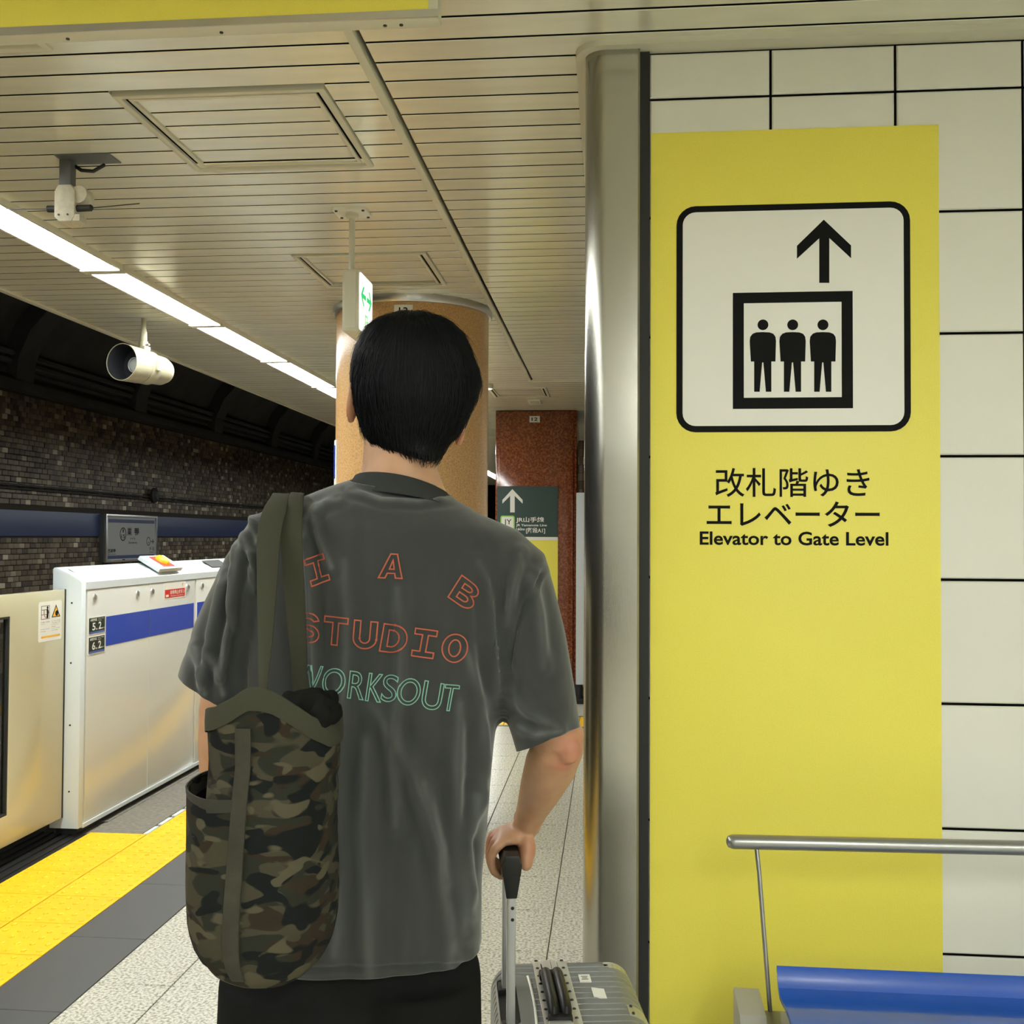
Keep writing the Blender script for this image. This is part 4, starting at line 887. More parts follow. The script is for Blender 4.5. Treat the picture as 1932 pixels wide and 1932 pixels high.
# legs to the ground
for s in (-1, 1):
    hx = feet + RH*(s*0.085)
    loft_path(mb, [(hx+UZ*0.84, 0.060, 0.060, RH), (hx+UZ*0.75, 0.070, 0.078, RH), (hx+UZ*0.50, 0.055, 0.060, RH), (hx+UZ*0.36, 0.050, 0.058, RH), (hx+UZ*0.14, 0.036, 0.040, RH), (hx+UZ*0.07, 0.036, 0.042, RH)])
    loft_path(mb, [(hx+UZ*0.05-FH*0.05, 0.030, 0.028, RH), (hx+UZ*0.05, 0.036, 0.034, RH), (hx+UZ*0.045+FH*0.09, 0.040, 0.026, RH), (hx+UZ*0.04+FH*0.15, 0.034, 0.018, RH)])
bme = vox(mb, 0.0032, 2)
co = get_co(bme); t = np.ones((len(co), 4), dtype=np.float32); base = np.array(srgb(182,140,109)); red = np.array(srgb(168,98,76))
w = np.zeros(len(co))
for c, r in ((el - FH*0.03 + UZ*0.0 + RH*0.014, 0.028), (el - FH*0.03 - UZ*0.03 + RH*0.002, 0.018), (G(-0.030,-0.03,0.026), 0.030), (G(0.030,-0.055,0.015), 0.022), (fx(670,775,1.56), 0.026), (fx(866,815,1.57), 0.026)):
    w = np.maximum(w, 0.75*np.exp(-(np.linalg.norm(co - np.array(c), axis=1)/r)**2))
t[:, :3] = base*(1-w[:, None]) + red*w[:, None]
at = bme.color_attributes.new('tint', 'FLOAT_COLOR', 'POINT'); at.data.foreach_set('color', t.ravel())
body = as_obj(bme, 'body', M('skin'), man)
# eyes sit in the face
for s in (-1, 1):
    e = MB(); ellipsoid(e, fx(771+s*42, 760, 1.666), 0.011, 0.008, 0.006); e.build('eye', M('ink'), man, smooth=True)
# ------------------------------------------------------------------ T-shirt
mb = MB()
TORSO = [(903,668,846,1.552,0.068,0.062,2.0),(918,622,838,1.552,0.076,0.068,2.0),(935,576,848,1.552,0.084,0.078,2.1),(960,520,890,1.552,0.100,0.096,2.2),(1000,500,952,1.552,0.118,0.112,2.3),(1060,482,968,1.552,0.128,0.120,2.4),(1150,472,958,1.553,0.130,0.122,2.5),
         (1250,462,950,1.555,0.128,0.118,2.5),(1350,455,942,1.558,0.124,0.114,2.5),(1450,448,930,1.560,0.122,0.112,2.5),(1550,442,919,1.562,0.122,0.112,2.5),(1650,437,912,1.564,0.124,0.115,2.5),(1750,433,909,1.566,0.126,0.118,2.5),(1870,430,906,1.568,0.128,0.120,2.5)]
mb.rings([row_ring(y, L, R, d, hf, hb, 56, p) for y, L, R, d, hf, hb, p in TORSO])
def sleeve(pts):
    """pts: (px, py, d, half width px, half depth m)"""
    P = [(PD(x, y, d), hw*d/FPX, hd, RH) for x, y, d, hw, hd in pts]
    loft_path(mb, P, 36)
sleeve([(650,985,1.552,62,0.070),(590,1004,1.552,72,0.080),(535,1033,1.555,83,0.090),(503,1072,1.558,79,0.094),(480,1120,1.560,78,0.094),(452,1200,1.562,84,0.092),(428,1275,1.562,85,0.090),(405,1360,1.562,86,0.090)])
sleeve([(835,1002,1.552,52,0.068),(892,1028,1.552,60,0.078),(936,1056,1.552,70,0.086),(962,1080,1.553,75,0.090),(975,1130,1.555,74,0.088),(994,1210,1.558,74,0.086),(1015,1310,1.560,72,0.082),(1036,1400,1.562,64,0.080),(1048,1460,1.562,62,0.080)])
sme = vox(mb, 0.0065, 5)
bm = bmesh.new(); bm.from_mesh(sme)
def cut(co_, no_, keep_box=None):
    geom = list(bm.verts) + list(bm.edges) + list(bm.faces)
    if keep_box:
        fs = [f for f in bm.faces if keep_box(f.calc_center_median())]
        vs = {v for f in fs for v in f.verts}; es = {e for f in fs for e in f.edges}; geom = list(vs) + list(es) + fs
    bmesh.ops.bisect_plane(bm, geom=geom, dist=1e-5, plane_co=co_, plane_no=no_, clear_outer=True)
def pxof(v): a, b, c = to_px([v]); return a[0], b[0]
# hem, cuffs, neck
cut(PD(760, 1846, 1.45), -UZ + RH*0.01)
ld = (PD(405,1360,1.562) - PD(428,1275,1.562)).normalized(); rd = (PD(1048,1460,1.562) - PD(1015,1310,1.560)).normalized()
cut(PD(400, 1300, 1.562), (ld + FH*(-0.10) - RH*0.28).normalized(), lambda c: pxof(c)[0] < 490 and 1200 < pxof(c)[1] < 1460 and (pxof(c)[0] < 452 or pxof(c)[1] > 9999))
cut(PD(1044, 1391, 1.562), (rd + RH*0.16 - FH*0.20).normalized(), lambda c: pxof(c)[0] > 945 and 1330 < pxof(c)[1] < 1600)
cut(PD(757, 921, 1.53), (UZ + RH*0.16 - FH*0.10).normalized(), lambda c: pxof(c)[1] < 960 and 600 < pxof(c)[0] < 900)
bmesh.ops.delete(bm, geom=[v for v in bm.verts if not v.link_faces], context='VERTS')
bm.to_mesh(sme); bm.free()
# subdivide once for the folds
o = bpy.data.objects.new('tmp', sme); COL.objects.link(o); ms = o.modifiers.new('s', 'SUBSURF'); ms.levels = 1; ms.render_levels = 1
dg = bpy.context.evaluated_depsgraph_get(); dg.update(); sm2 = bpy.data.meshes.new_from_object(o.evaluated_get(dg)); bpy.data.objects.remove(o); bpy.data.meshes.remove(sme); sme = sm2
FOLDS = [  # polyline in the picture plane, half width px, height m
 ([(750,1110),(757,1200),(752,1300),(735,1420),(745,1560)], 13, 0.0050), ([(700,1330),(760,1420),(800,1520),(840,1650)], 16, 0.0050),
 ([(880,1230),(905,1320),(915,1430),(905,1560)], 13, 0.0060), ([(868,1330),(858,1450),(865,1600),(880,1760)], 15, 0.0055),
 ([(800,1480),(825,1600),(840,1720),(850,1830)], 15, 0.0050), ([(690,1400),(680,1550),(690,1700),(700,1840)], 20, 0.0050),
 ([(585,960),(600,1010),(625,1070)], 9, 0.0040), ([(575,990),(585,1100),(590,1220),(592,1300)], 8, 0.0050), ([(650,1060),(655,1150),(650,1260)], 16, 0.0030),
 ([(905,1060),(925,1120),(935,1220),(940,1330)], 12, 0.0060), ([(985,1040),(970,1100),(955,1180)], 10, 0.0050), ([(1000,1085),(1015,1160),(1025,1260)], 12, 0.0050), ([(960,1300),(1000,1345),(1060,1375)], 12, 0.0040), ([(975,1370),(1010,1385),(1060,1380)], 9, 0.0030),
 ([(470,985),(452,1040),(440,1120),(428,1200),(415,1280)], 7, 0.0060), ([(447,1010),(438,1060),(436,1130),(440,1190)], 6, 0.0055), ([(425,1080),(408,1150),(392,1220),(378,1290)], 8, 0.0055), ([(460,1010),(475,1060),(480,1110)], 7, 0.0045), ([(480,950),(476,980),(478,1020)], 6, 0.004),
 ([(390,1230),(410,1270),(420,1310)], 9, 0.0045), ([(365,1220),(372,1260),(385,1310)], 7, 0.0040), ([(660,925),(720,945),(790,948),(850,940)], 6, 0.0025), ([(640,940),(600,955),(575,985)], 8, 0.0030), ([(900,1500),(880,1600),(895,1720)], 12, 0.0060), ([(650,1250),(640,1450),(645,1650),(630,1800)], 14, 0.0050),
 ([(430,1822),(600,1826),(760,1825),(906,1818)], 4, -0.0020), ([(460,1045),(480,1085),(490,1120)], 3.5, -0.0030), ([(1028,1075),(1000,1120),(975,1180),(958,1260)], 3.5, -0.0025)]
def seg_dist(px, py, poly):
    d = np.full(len(px), 1e9)
    for (x0, y0), (x1, y1) in zip(poly[:-1], poly[1:]):
        ux, uy = x1-x0, y1-y0; L2 = ux*ux+uy*uy; t = np.clip(((px-x0)*ux+(py-y0)*uy)/L2, 0, 1); d = np.minimum(d, np.hypot(px-x0-t*ux, py-y0-t*uy))
    return d
sme.update(); co = get_co(sme); no = get_no(sme); px, py, dd = to_px(co)
back = np.clip(-(no @ np.array(FH))*1.6 + 0.35, 0, 1)
disp = np.zeros(len(co))
for poly, wd, h in FOLDS:
    x = seg_dist(px, py, poly); ends = np.minimum(np.hypot(px-poly[0][0], py-poly[0][1]), np.hypot(px-poly[-1][0], py-poly[-1][1])); taper = np.clip(ends/(wd*3.5), 0.15, 1)
    disp += 1.7*h*taper*(np.exp(-(x/wd)**2) - 0.45*np.exp(-((x-wd*2.0)/(wd*1.1))**2))
disp *= back
nz = np.array([mnoise.noise(Vector((c[0]*9, c[1]*9, c[2]*3.2))) + 0.45*mnoise.noise(Vector((c[0]*24+5, c[1]*24, c[2]*9))) for c in co])
low = np.clip((py-1050)/350, 0.12, 1)*np.where(px < 470, 0.35, 1.0)
set_co(sme, co + no*(disp + 0.0060*nz*low)[:, None])
# paler tint along the raised folds, broken up by random streaks
pale_mask = np.zeros(len(co))
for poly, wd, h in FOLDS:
    if h > 0: pale_mask = np.maximum(pale_mask, np.exp(-(seg_dist(px, py, poly)/(wd*0.55))**2)*(0.9 if wd < 9.5 else 0.45))
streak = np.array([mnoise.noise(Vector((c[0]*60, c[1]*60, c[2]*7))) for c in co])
pale_mask = np.clip(pale_mask*(0.6+0.6*streak), 0, 1) + 0.10*np.clip(streak, 0, 1)
base = np.array(srgb(54,56,55)); pale = np.array(srgb(96,99,98)); tc_ = np.ones((len(co), 4), dtype=np.float32); tc_[:, :3] = base*(1-pale_mask[:, None]) + pale*pale_mask[:, None]
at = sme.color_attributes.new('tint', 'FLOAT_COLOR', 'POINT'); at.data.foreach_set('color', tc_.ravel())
o = bpy.data.objects.new('tmp', sme); COL.objects.link(o); ms = o.modifiers.new('s', 'SOLIDIFY'); ms.thickness = 0.0025; ms.offset = -1
dg = bpy.context.evaluated_depsgraph_get(); dg.update(); sm3 = bpy.data.meshes.new_from_object(o.evaluated_get(dg)); bpy.data.objects.remove(o)
shirt_bvh = BVHTree.FromPolygons([Vector(c) for c in get_co(sme)], [tuple(p.vertices) for p in sme.polygons])
bpy.data.meshes.remove(sme)
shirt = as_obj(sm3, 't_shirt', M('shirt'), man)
# ribbed collar: band round the neck
def collar_ring(dzv, grow):
    out = []
    for k in range(48):
        a = 2*math.pi*k/48; c, s = math.cos(a), math.sin(a)
        xx = 757 + (85 + grow*1277)*c; dep = 1.552 + (0.064 + grow)*s
        yy = 913 + 17*c - (16 if s < 0 else -26)*abs(s)**1.5 * 1.0
        out.append(PD(xx, yy, dep) + UZ*dzv)
    return out
MB().rings([collar_ring(-0.026, 0.0195), collar_ring(-0.0135, 0.0105), collar_ring(0.0, 0.0015), collar_ring(0.001, -0.001), collar_ring(-0.014, 0.003), collar_ring(-0.028, 0.008)], False, False).build('collar', M('shirt_rib'), shirt, smooth=True)
pts = [PD(757 + 72*math.cos(a), 898 + 13*math.cos(a) + 3 - 4*math.sin(a), 1.552 + 0.0605*math.sin(a)) for a in [2*math.pi*k/60 for k in range(61)]]
MB().tube(pts, 0.0011, 6).build('necklace', M('steel'), man, smooth=True)
# printed outline letters, laid on the cloth
def on_shirt(px, py, lift=0.0012):
    d = ray(px, py).normalized(); hit, nrm, _, _ = shirt_bvh.ray_cast(Vector((0, 0, CAM_H)), d)
    if hit is None: return None
    if nrm.dot(d) > 0: nrm = -nrm
    return hit + nrm*lift
def outline(loops, name, mat, wpx):
    """closed pixel loops printed as thin lines on the shirt"""
    mbb = MB()
    for lp in loops:
        P = []
        for (x0, y0), (x1, y1) in zip(lp, lp[1:] + lp[:1]):
            n = max(1, int(math.hypot(x1-x0, y1-y0)/3.0)); P += [(x0+(x1-x0)*k/n, y0+(y1-y0)*k/n) for k in range(n)]
        n = len(P); inn, out = [], []
        for i in range(n):
            (xa, ya), (xb, yb), (xc, yc) = P[i-1], P[i], P[(i+1) % n]
            v1 = np.array([xb-xa, yb-ya]); v2 = np.array([xc-xb, yc-yb]); v1 = v1/max(1e-6, np.hypot(*v1)); v2 = v2/max(1e-6, np.hypot(*v2))
            nn = np.array([-(v1+v2)[1], (v1+v2)[0]]); nn = nn/max(1e-6, np.hypot(*nn)); k = wpx/2/max(0.5, float(nn @ np.array([-v1[1], v1[0]])))
            out.append((xb+nn[0]*k, yb+nn[1]*k)); inn.append((xb-nn[0]*k, yb-nn[1]*k))
        a = [on_shirt(*p) for p in out]; b = [on_shirt(*p) for p in inn]
        for i in range(n):
            j = (i+1) % n; q4 = [a[i], a[j], b[j], b[i]]
            if None not in q4 and max((q4[0]-q4[1]).length, (q4[0]-q4[3]).length) < 0.02: mbb.add(q4, [(0, 1, 2, 3)])
    if mbb.v: mbb.build(name, mat, shirt)
def arc(cx, cy, rx, ry, a0, a1, n=12): return [(cx+rx*math.cos(math.radians(a0+(a1-a0)*k/n)), cy+ry*math.sin(math.radians(a0+(a1-a0)*k/n))) for k in range(n+1)]
# glyphs in a unit box: x right, y down
GL = {
 'I': [[(0,0),(1,0),(1,0.20),(0.63,0.20),(0.63,0.80),(1,0.80),(1,1),(0,1),(0,0.80),(0.37,0.80),(0.37,0.20),(0,0.20)]],
 'T': [[(0,0),(1,0),(1,0.20),(0.63,0.20),(0.63,1),(0.37,1),(0.37,0.20),(0,0.20)]],
 'A': [[(0.36,0),(0.64,0),(1,1),(0.72,1),(0.66,0.80),(0.34,0.80),(0.28,1),(0,1)], [(0.5,0.24),(0.60,0.62),(0.40,0.62)]],
 'B': [[(0,0),(0.5,0)] + arc(0.58,0.25,0.36,0.25,-90,65,9) + arc(0.58,0.73,0.42,0.27,-55,90,9) + [(0,1)], [(0.27,0.20),(0.52,0.20)] + arc(0.54,0.30,0.14,0.10,-90,90,6) + [(0.27,0.40)], [(0.27,0.58),(0.54,0.58)] + arc(0.56,0.69,0.16,0.11,-90,90,6) + [(0.27,0.80)]],
 'U': [[(0,0),(0.28,0),(0.28,0.62)] + arc(0.5,0.62,0.22,0.18,180,0,10) + [(0.72,0),(1,0),(1,0.62)] + arc(0.5,0.62,0.5,0.38,0,180,16)],
 'D': [[(0,0),(0.45,0)] + arc(0.45,0.5,0.55,0.5,-90,90,16) + [(0,1)], [(0.27,0.20),(0.44,0.20)] + arc(0.44,0.5,0.28,0.30,-90,90,12) + [(0.27,0.80)]],
 'O': [arc(0.5,0.5,0.5,0.5,0,352,44), arc(0.5,0.5,0.235,0.295,0,350,35)],
 'S': [arc(0.5,0.29,0.5,0.29,-15,-180,12) + arc(0.55,0.29,0.55,0.24,175,90,6) + [(0.52,0.56)] + arc(0.5,0.69,0.24,0.12,-80,170,10) + arc(0.5,0.70,0.5,0.30,170,-80,16) + [(0.5,0.40)] + arc(0.5,0.30,0.24,0.12,90,-15+360,10)],
}
def glyph(ch, o, ux, uy, mat, name='letter', wpx=2.6):
    """glyph mapped by origin, x-vector and y-vector in pixels"""
    outline([[(o[0]+x*ux[0]+y*uy[0], o[1]+x*ux[1]+y*uy[1]) for x, y in lp] for lp in GL[ch]], name, mat, wpx)
K = 420/1932
def cp(x, y): return (540 + x*K, 1000 + y*K)
def gq4(ch, tl, tr, bl, mat, wpx=2.6):
    a, b, c = cp(*tl), cp(*tr), cp(*bl); glyph(ch, a, (b[0]-a[0], b[1]-a[1]), (c[0]-a[0], c[1]-a[1]), mat, wpx=wpx)
og = M('print_orange'); mg = M('print_mint')
gq4('I', (158,262), (322,203), (218,490), og); gq4('A', (835,205), (1040,215), (800,412), og); gq4('B', (1520,393), (1700,520), (1403,580), og)
gq4('S', (105,705), (285,735), (95,960), og); gq4('T', (340,745), (538,768), (320,985), og); gq4('U', (592,780), (795,800), (572,1018), og); gq4('D', (850,812), (1062,838), (808,1048), og)
gq4('I', (1124,850), (1312,876), (1082,1088), og); gq4('O', (1372,888), (1588,918), (1332,1130), og)
# second line in sheared sans outlines
def word(s, boxes, mat):
    for ch, (tl, tr, bl) in zip(s, boxes):
        v, ed = text2d(ch, 0.0, 1.0, 6, 0.0, True); a = np.array(v); lo, hi = a.min(0), a.max(0); nb = {}
        for i, j in ed: nb.setdefault(i, []).append(j); nb.setdefault(j, []).append(i)
        seen = set(); loops = []
        for s0 in list(nb):
            if s0 in seen: continue
            lp = [s0]; seen.add(s0); cur = s0
            while True:
                nx = [q for q in nb[cur] if q not in seen]
                if not nx: break
                cur = nx[0]; seen.add(cur); lp.append(cur)
            loops.append(lp)
        A, B, C_ = cp(*tl), cp(*tr), cp(*bl); L = []
        for lp in loops:
            L.append([(A[0] + (a[i][0]-lo[0])/(hi[0]-lo[0])*(B[0]-A[0]) + (hi[1]-a[i][1])/(hi[1]-lo[1])*(C_[0]-A[0]), A[1] + (a[i][0]-lo[0])/(hi[0]-lo[0])*(B[1]-A[1]) + (hi[1]-a[i][1])/(hi[1]-lo[1])*(C_[1]-A[1])) for i in lp])
        outline(L, 'letter', mat, 1.9)
word('WORKSOUT', [((95,1160),(318,1185),(60,1400)), ((340,1190),(530,1215),(295,1420)), ((555,1222),(700,1240),(525,1455)), ((725,1240),(850,1255),(690,1478)), ((855,1250),(985,1265),(815,1480)), ((990,1278),(1185,1300),(945,1505)), ((1205,1305),(1370,1335),(1165,1540)), ((1382,1338),(1502,1350),(1345,1560))], mg)
# ------------------------------------------------------------------ trousers and shoes
mb = MB()
mb.rings([row_ring(y, L, R, 1.568, hf, hb, 40, 2.3) for y, L, R, hf, hb in ((1700,462,886,0.105,0.098),(1780,446,896,0.112,0.105),(1860,428,902,0.118,0.112),(1935,412,905,0.122,0.118),(2010,408,908,0.120,0.116))])
for s in (-1, 1):
    hx = feet + RH*(s*0.098); loft_path(mb, [(hx+UZ*0.86, 0.094, 0.115, RH), (hx+UZ*0.70, 0.098, 0.114, RH), (hx+UZ*0.45, 0.092, 0.100, RH), (hx+UZ*0.20, 0.085, 0.092, RH), (hx+UZ*0.06, 0.082, 0.088, RH)], 32)
tme = vox(mb, 0.009, 3); co = get_co(tme); no = get_no(tme)
nz = np.array([mnoise.noise(Vector((c[0]*10, c[1]*10, c[2]*4))) for c in co]); set_co(tme, co + no*(0.004*nz)[:, None])
as_obj(tme, 'trousers', M('trousers'), man)
for s in (-1, 1):
    hx = feet + RH*(s*0.090); sh_ = MB()
    loft_path(sh_, [(hx-FH*0.085+UZ*0.045, 0.030, 0.036, RH), (hx-FH*0.05+UZ*0.055, 0.042, 0.052, RH), (hx+FH*0.02+UZ*0.055, 0.046, 0.054, RH), (hx+FH*0.10+UZ*0.042, 0.050, 0.040, RH), (hx+FH*0.165+UZ*0.034, 0.046, 0.030, RH), (hx+FH*0.200+UZ*0.030, 0.026, 0.022, RH)], 24)
    so = sh_.build('shoe', M('shoe_white'), man, smooth=True)
    sl_ = MB(); ol = [(-0.088,-0.030),(-0.088,0.030),(-0.05,0.044),(0.10,0.052),(0.17,0.046),(0.205,0.020),(0.205,-0.020),(0.17,-0.046),(0.10,-0.052),(-0.05,-0.044)]
    sl_.prism([(v, u) for u, v in ol], hx, RH, FH, 0.0, 0.022); sl_.build('sole', M('sign_white'), so)
# ------------------------------------------------------------------ hair
HR = [(594,766,792,1.570,0.020,0.025),(600,738,826,1.572,0.050,0.050),(612,708,852,1.574,0.075,0.070),(632,687,873,1.575,0.092,0.084),(655,675,886,1.575,0.104,0.094),(682,667,897,1.575,0.110,0.100),(712,664,906,1.572,0.108,0.102),(740,666,902,1.566,0.080,0.098),
      (765,671,894,1.560,0.045,0.092),(790,677,883,1.556,0.030,0.083),(815,685,868,1.552,0.022,0.072),(835,695,852,1.550,0.016,0.064),(850,712,840,1.548,0.012,0.058),(862,760,834,1.546,0.006,0.056),(869,800,829,1.545,0.004,0.055)]
hm = MB(); hm.rings([row_ring(y, L, R, d, hf, hb, 48, 2.1) for y, L, R, d, hf, hb in HR])
hme = vox(hm, 0.005, 3); hco = get_co(hme); hno = get_no(hme)
nzv = np.array([mnoise.noise(Vector((c[0]*70, c[1]*70, c[2]*16))) for c in hco]); set_co(hme, hco + hno*(0.0016*nzv)[:, None])
hco = get_co(hme); hno = get_no(hme); hpx, hpy, hd_ = to_px(hco)
hair = as_obj(hme, 'hair', M('hair_black'), man)
crown = PD(778, 640, 1.50)
vs, fs = [], []
order = RNG.permutation(len(hco))
cnt = 0
for i in order:
    p = Vector(hco[i]); n = Vector(hno[i])
    if n.dot(FH) > 0.75 and hpy[i] > 700: continue
    down = -UZ + (p - crown)*2.0 + RH*(0.35*(hpx[i]-785)/120*(1 if hpy[i] < 700 else -0.9)); tdir = (down - n*down.dot(n)).normalized()
    tdir = (tdir + Vector(RNG.normal(0, 0.10, 3))).normalized()
    low = hpy[i] > 800; L = RNG.uniform(0.020, 0.040) * (0.55 if low else 1.0); w = 0.0008; sd = tdir.cross(n).normalized()
    lift = RNG.uniform(0.0004, 0.0022) if not low else RNG.uniform(-0.0002, 0.0012)
    k0 = len(vs)
    for j in range(4):
        f = j/3; q_ = p + tdir*(L*f) + n*(lift*math.sin(math.pi*min(1, f*0.8)) - (0.35*L*f*f*(0.9 if hpy[i] < 780 else 0.25)) + 0.0006); ww = w*(1 - 0.75*f)
        vs += [q_ - sd*ww, q_ + n*ww*0.8, q_ + sd*ww]
    for j in range(3):
        a = k0 + 3*j; fs += [(a, a+1, a+4, a+3), (a+1, a+2, a+5, a+4)]
    cnt += 1
    if cnt > 9000: break
sm_ = MB(); sm_.add(vs, fs); st_ = sm_.build('strands', M('hair_black'), hair, smooth=True); st_['kind'] = 'stuff'
# ------------------------------------------------------------------ camouflage tote bag
def camo():
    m = bpy.data.materials.new('camo'); m.use_nodes = True; nt = m.node_tree; N = nt.nodes; L = nt.links; b = N['Principled BSDF']
    b.inputs['Roughness'].default_value = 0.9; b.inputs['Specular IOR Level'].default_value = 0.15
    tc = N.new('ShaderNodeTexCoord'); last = None
    for i, (col, off, thr, sc_) in enumerate(((srgb(60,57,45), 0.0, None, 0), (srgb(38,39,32), 3.7, 0.49, 24), (srgb(44,36,28), 9.1, 0.57, 26), (srgb(20,22,22), 17.3, 0.545, 25), (srgb(74,70,55), 29.9, 0.62, 28))):
        if thr is None:
            last = (*col, 1); continue
        mp = N.new('ShaderNodeMapping'); mp.inputs['Location'].default_value = (off, off*1.3, off*0.7); mp.inputs['Scale'].default_value = (0.75, 0.75, 1.5); mp.inputs['Rotation'].default_value = (0.3, 0.35, 0)
        nz = N.new('ShaderNodeTexNoise'); nz.inputs['Scale'].default_value = sc_; nz.inputs['Detail'].default_value = 1.2; nz.inputs['Distortion'].default_value = 0.5
        cr = N.new('ShaderNodeValToRGB'); cr.color_ramp.elements[0].position = thr-0.014; cr.color_ramp.elements[1].position = thr+0.014
        mx = N.new('ShaderNodeMix'); mx.data_type = 'RGBA'
        L.new(tc.outputs['Object'], mp.inputs[0]); L.new(mp.outputs[0], nz.inputs['Vector']); L.new(nz.outputs['Fac'], cr.inputs[0]); L.new(cr.outputs['Color'], mx.inputs[0])
        if isinstance(last, tuple): mx.inputs[6].default_value = last
        else: L.new(last, mx.inputs[6])
        mx.inputs[7].default_value = (*col, 1); last = mx.outputs[2]
    nb = N.new('ShaderNodeTexNoise'); nb.inputs['Scale'].default_value = 700; bp = N.new('ShaderNodeBump'); bp.inputs['Strength'].default_value = 0.15; bp.inputs['Distance'].default_value = 0.003
    L.new(tc.outputs['Object'], nb.inputs['Vector']); L.new(nb.outputs['Fac'], bp.inputs['Height']); L.new(bp.outputs[0], b.inputs['Normal'])
    L.new(last, b.inputs['Base Color']); m.diffuse_color = (0.1, 0.1, 0.07, 1); return m
CAMO = camo()
M('olive_web', srgb(60,60,49), rough=0.9, spec=0.15, bump=(900, 0.25)); M('bag_dark', (0.010,0.010,0.009), rough=0.95, spec=0.05)
bagp = PD(505, 1843, 1.33)
bag = thing('tote_bag', (bagp.x, bagp.y, bagp.z), "camouflage tote bag with olive straps hanging from the man's left shoulder", 'bag')
NB = 64; BD = 1.335
def bag_ring(y, L, R, hf, hb, p=2.6, dcs=BD): return row_ring(y, L, R, dcs, hf, hb, NB, p)
def rim_y(k):
    """top edge height in pixel rows round the bag; k = 0 right, going through the far side, left, near side"""
    a = 360*k/NB
    xs = [0, 40, 80, 120, 150, 180, 205, 230, 250, 264, 272, 290, 310, 334, 360]; ys = [1360, 1332, 1308, 1338, 1350, 1342, 1338, 1335, 1320, 1298, 1299, 1326, 1352, 1368, 1360]
    return float(np.interp(a, xs, ys))
ROWS = [(1420,404,637,0.082,0.085),(1480,400,633,0.090,0.092),(1560,394,633,0.096,0.098),(1650,384,636,0.100,0.102),(1720,380,633,0.100,0.102),(1765,388,624,0.096,0.098),(1798,412,607,0.086,0.088),(1822,444,585,0.070,0.070),(1838,490,556,0.040,0.040)]
top = []
for dy, g in ((0, 0.0), (22, 0.0)):
    base_ring = bag_ring(1340+dy, 400, 641, 0.080, 0.083); r = []
    for k, p in enumerate(base_ring):
        d_ = (p - Vector((0,0,CAM_H))).dot(_f); yy = rim_y(k) + dy; tgt = CAM_H - 0 ; px_, py_, dd_ = to_px([p]); q_ = PD(px_[0], yy, dd_[0]); r.append(Vector((p.x, p.y, q_.z)))
    top.append(r)
rings = top + [bag_ring(*r) for r in ROWS]
mb = MB(); mb.rings(rings, cap0=False, cap1=True)
me = mb.mesh('tmp', CAMO); bm = bmesh.new(); bm.from_mesh(me); bmesh.ops.subdivide_edges(bm, edges=bm.edges, cuts=3, use_grid_fill=True); bm.to_mesh(me); bm.free()
o = bpy.data.objects.new('tmp', me); COL.objects.link(o); ms = o.modifiers.new('s', 'SMOOTH'); ms.iterations = 6; ms.factor = 0.5
dg = bpy.context.evaluated_depsgraph_get(); dg.update(); bme = bpy.data.meshes.new_from_object(o.evaluated_get(dg)); bpy.data.objects.remove(o); bpy.data.meshes.remove(me)
BF = [([(560,1420),(600,1400),(640,1390)], 9, 0.004), ([(575,1560),(600,1500),(635,1460)], 8, 0.006), ([(570,1620),(600,1590),(637,1560)], 7, 0.006), ([(560,1640),(565,1720),(550,1800)], 10, -0.006), ([(600,1780),(615,1700),(630,1640)], 8, 0.005), ([(480,1400),(520,1440),(545,1500)], 12, 0.003), ([(470,1600),(475,1700),(465,1800)], 14, 0.003), ([(500,1800),(540,1770),(590,1750)], 9, 0.004)]
co = get_co(bme); no = get_no(bme); px, py, dd = to_px(co); disp = np.zeros(len(co))
for poly, wd, h in BF:
    x = seg_dist(px, py, poly); disp += h*(np.exp(-(x/wd)**2) - 0.4*np.exp(-((x-2*wd)/wd)**2))
near_ = np.clip(-(no @ np.array(FH))*1.5+0.3, 0, 1); nz = np.array([mnoise.noise(Vector((c[0]*16, c[1]*16, c[2]*9))) for c in co]) 
set_co(bme, co + no*(disp*near_ + 0.004*nz*np.clip((py-1400)/100, 0, 1))[:, None])
bbody = as_obj(bme, 'bag_body', CAMO, bag)
def ring_off(r, out, dz):
    c = sum((Vector(p) for p in r), Vector())/len(r); o2 = []
    for p in r:
        v = Vector((p.x-c.x, p.y-c.y, 0)); o2.append(Vector((p.x, p.y, p.z+dz)) + v.normalized()*out)
    return o2
t0 = top[0]
MB().rings([ring_off(t0, 0.0022, -0.027), ring_off(t0, 0.0026, -0.014), ring_off(t0, 0.0018, 0.0), ring_off(t0, 0.0002, 0.0012), ring_off(t0, -0.003, 0.0), ring_off(t0, -0.004, -0.030)], False, False).build('rim_band', M('olive_web'), bag, smooth=50)
MB().rings([ring_off(t0, -0.006, -0.010), ring_off(t0, -0.008, -0.045), ring_off(t0, -0.030, -0.055)], False, True).build('lining', M('bag_dark'), bag, smooth=40)
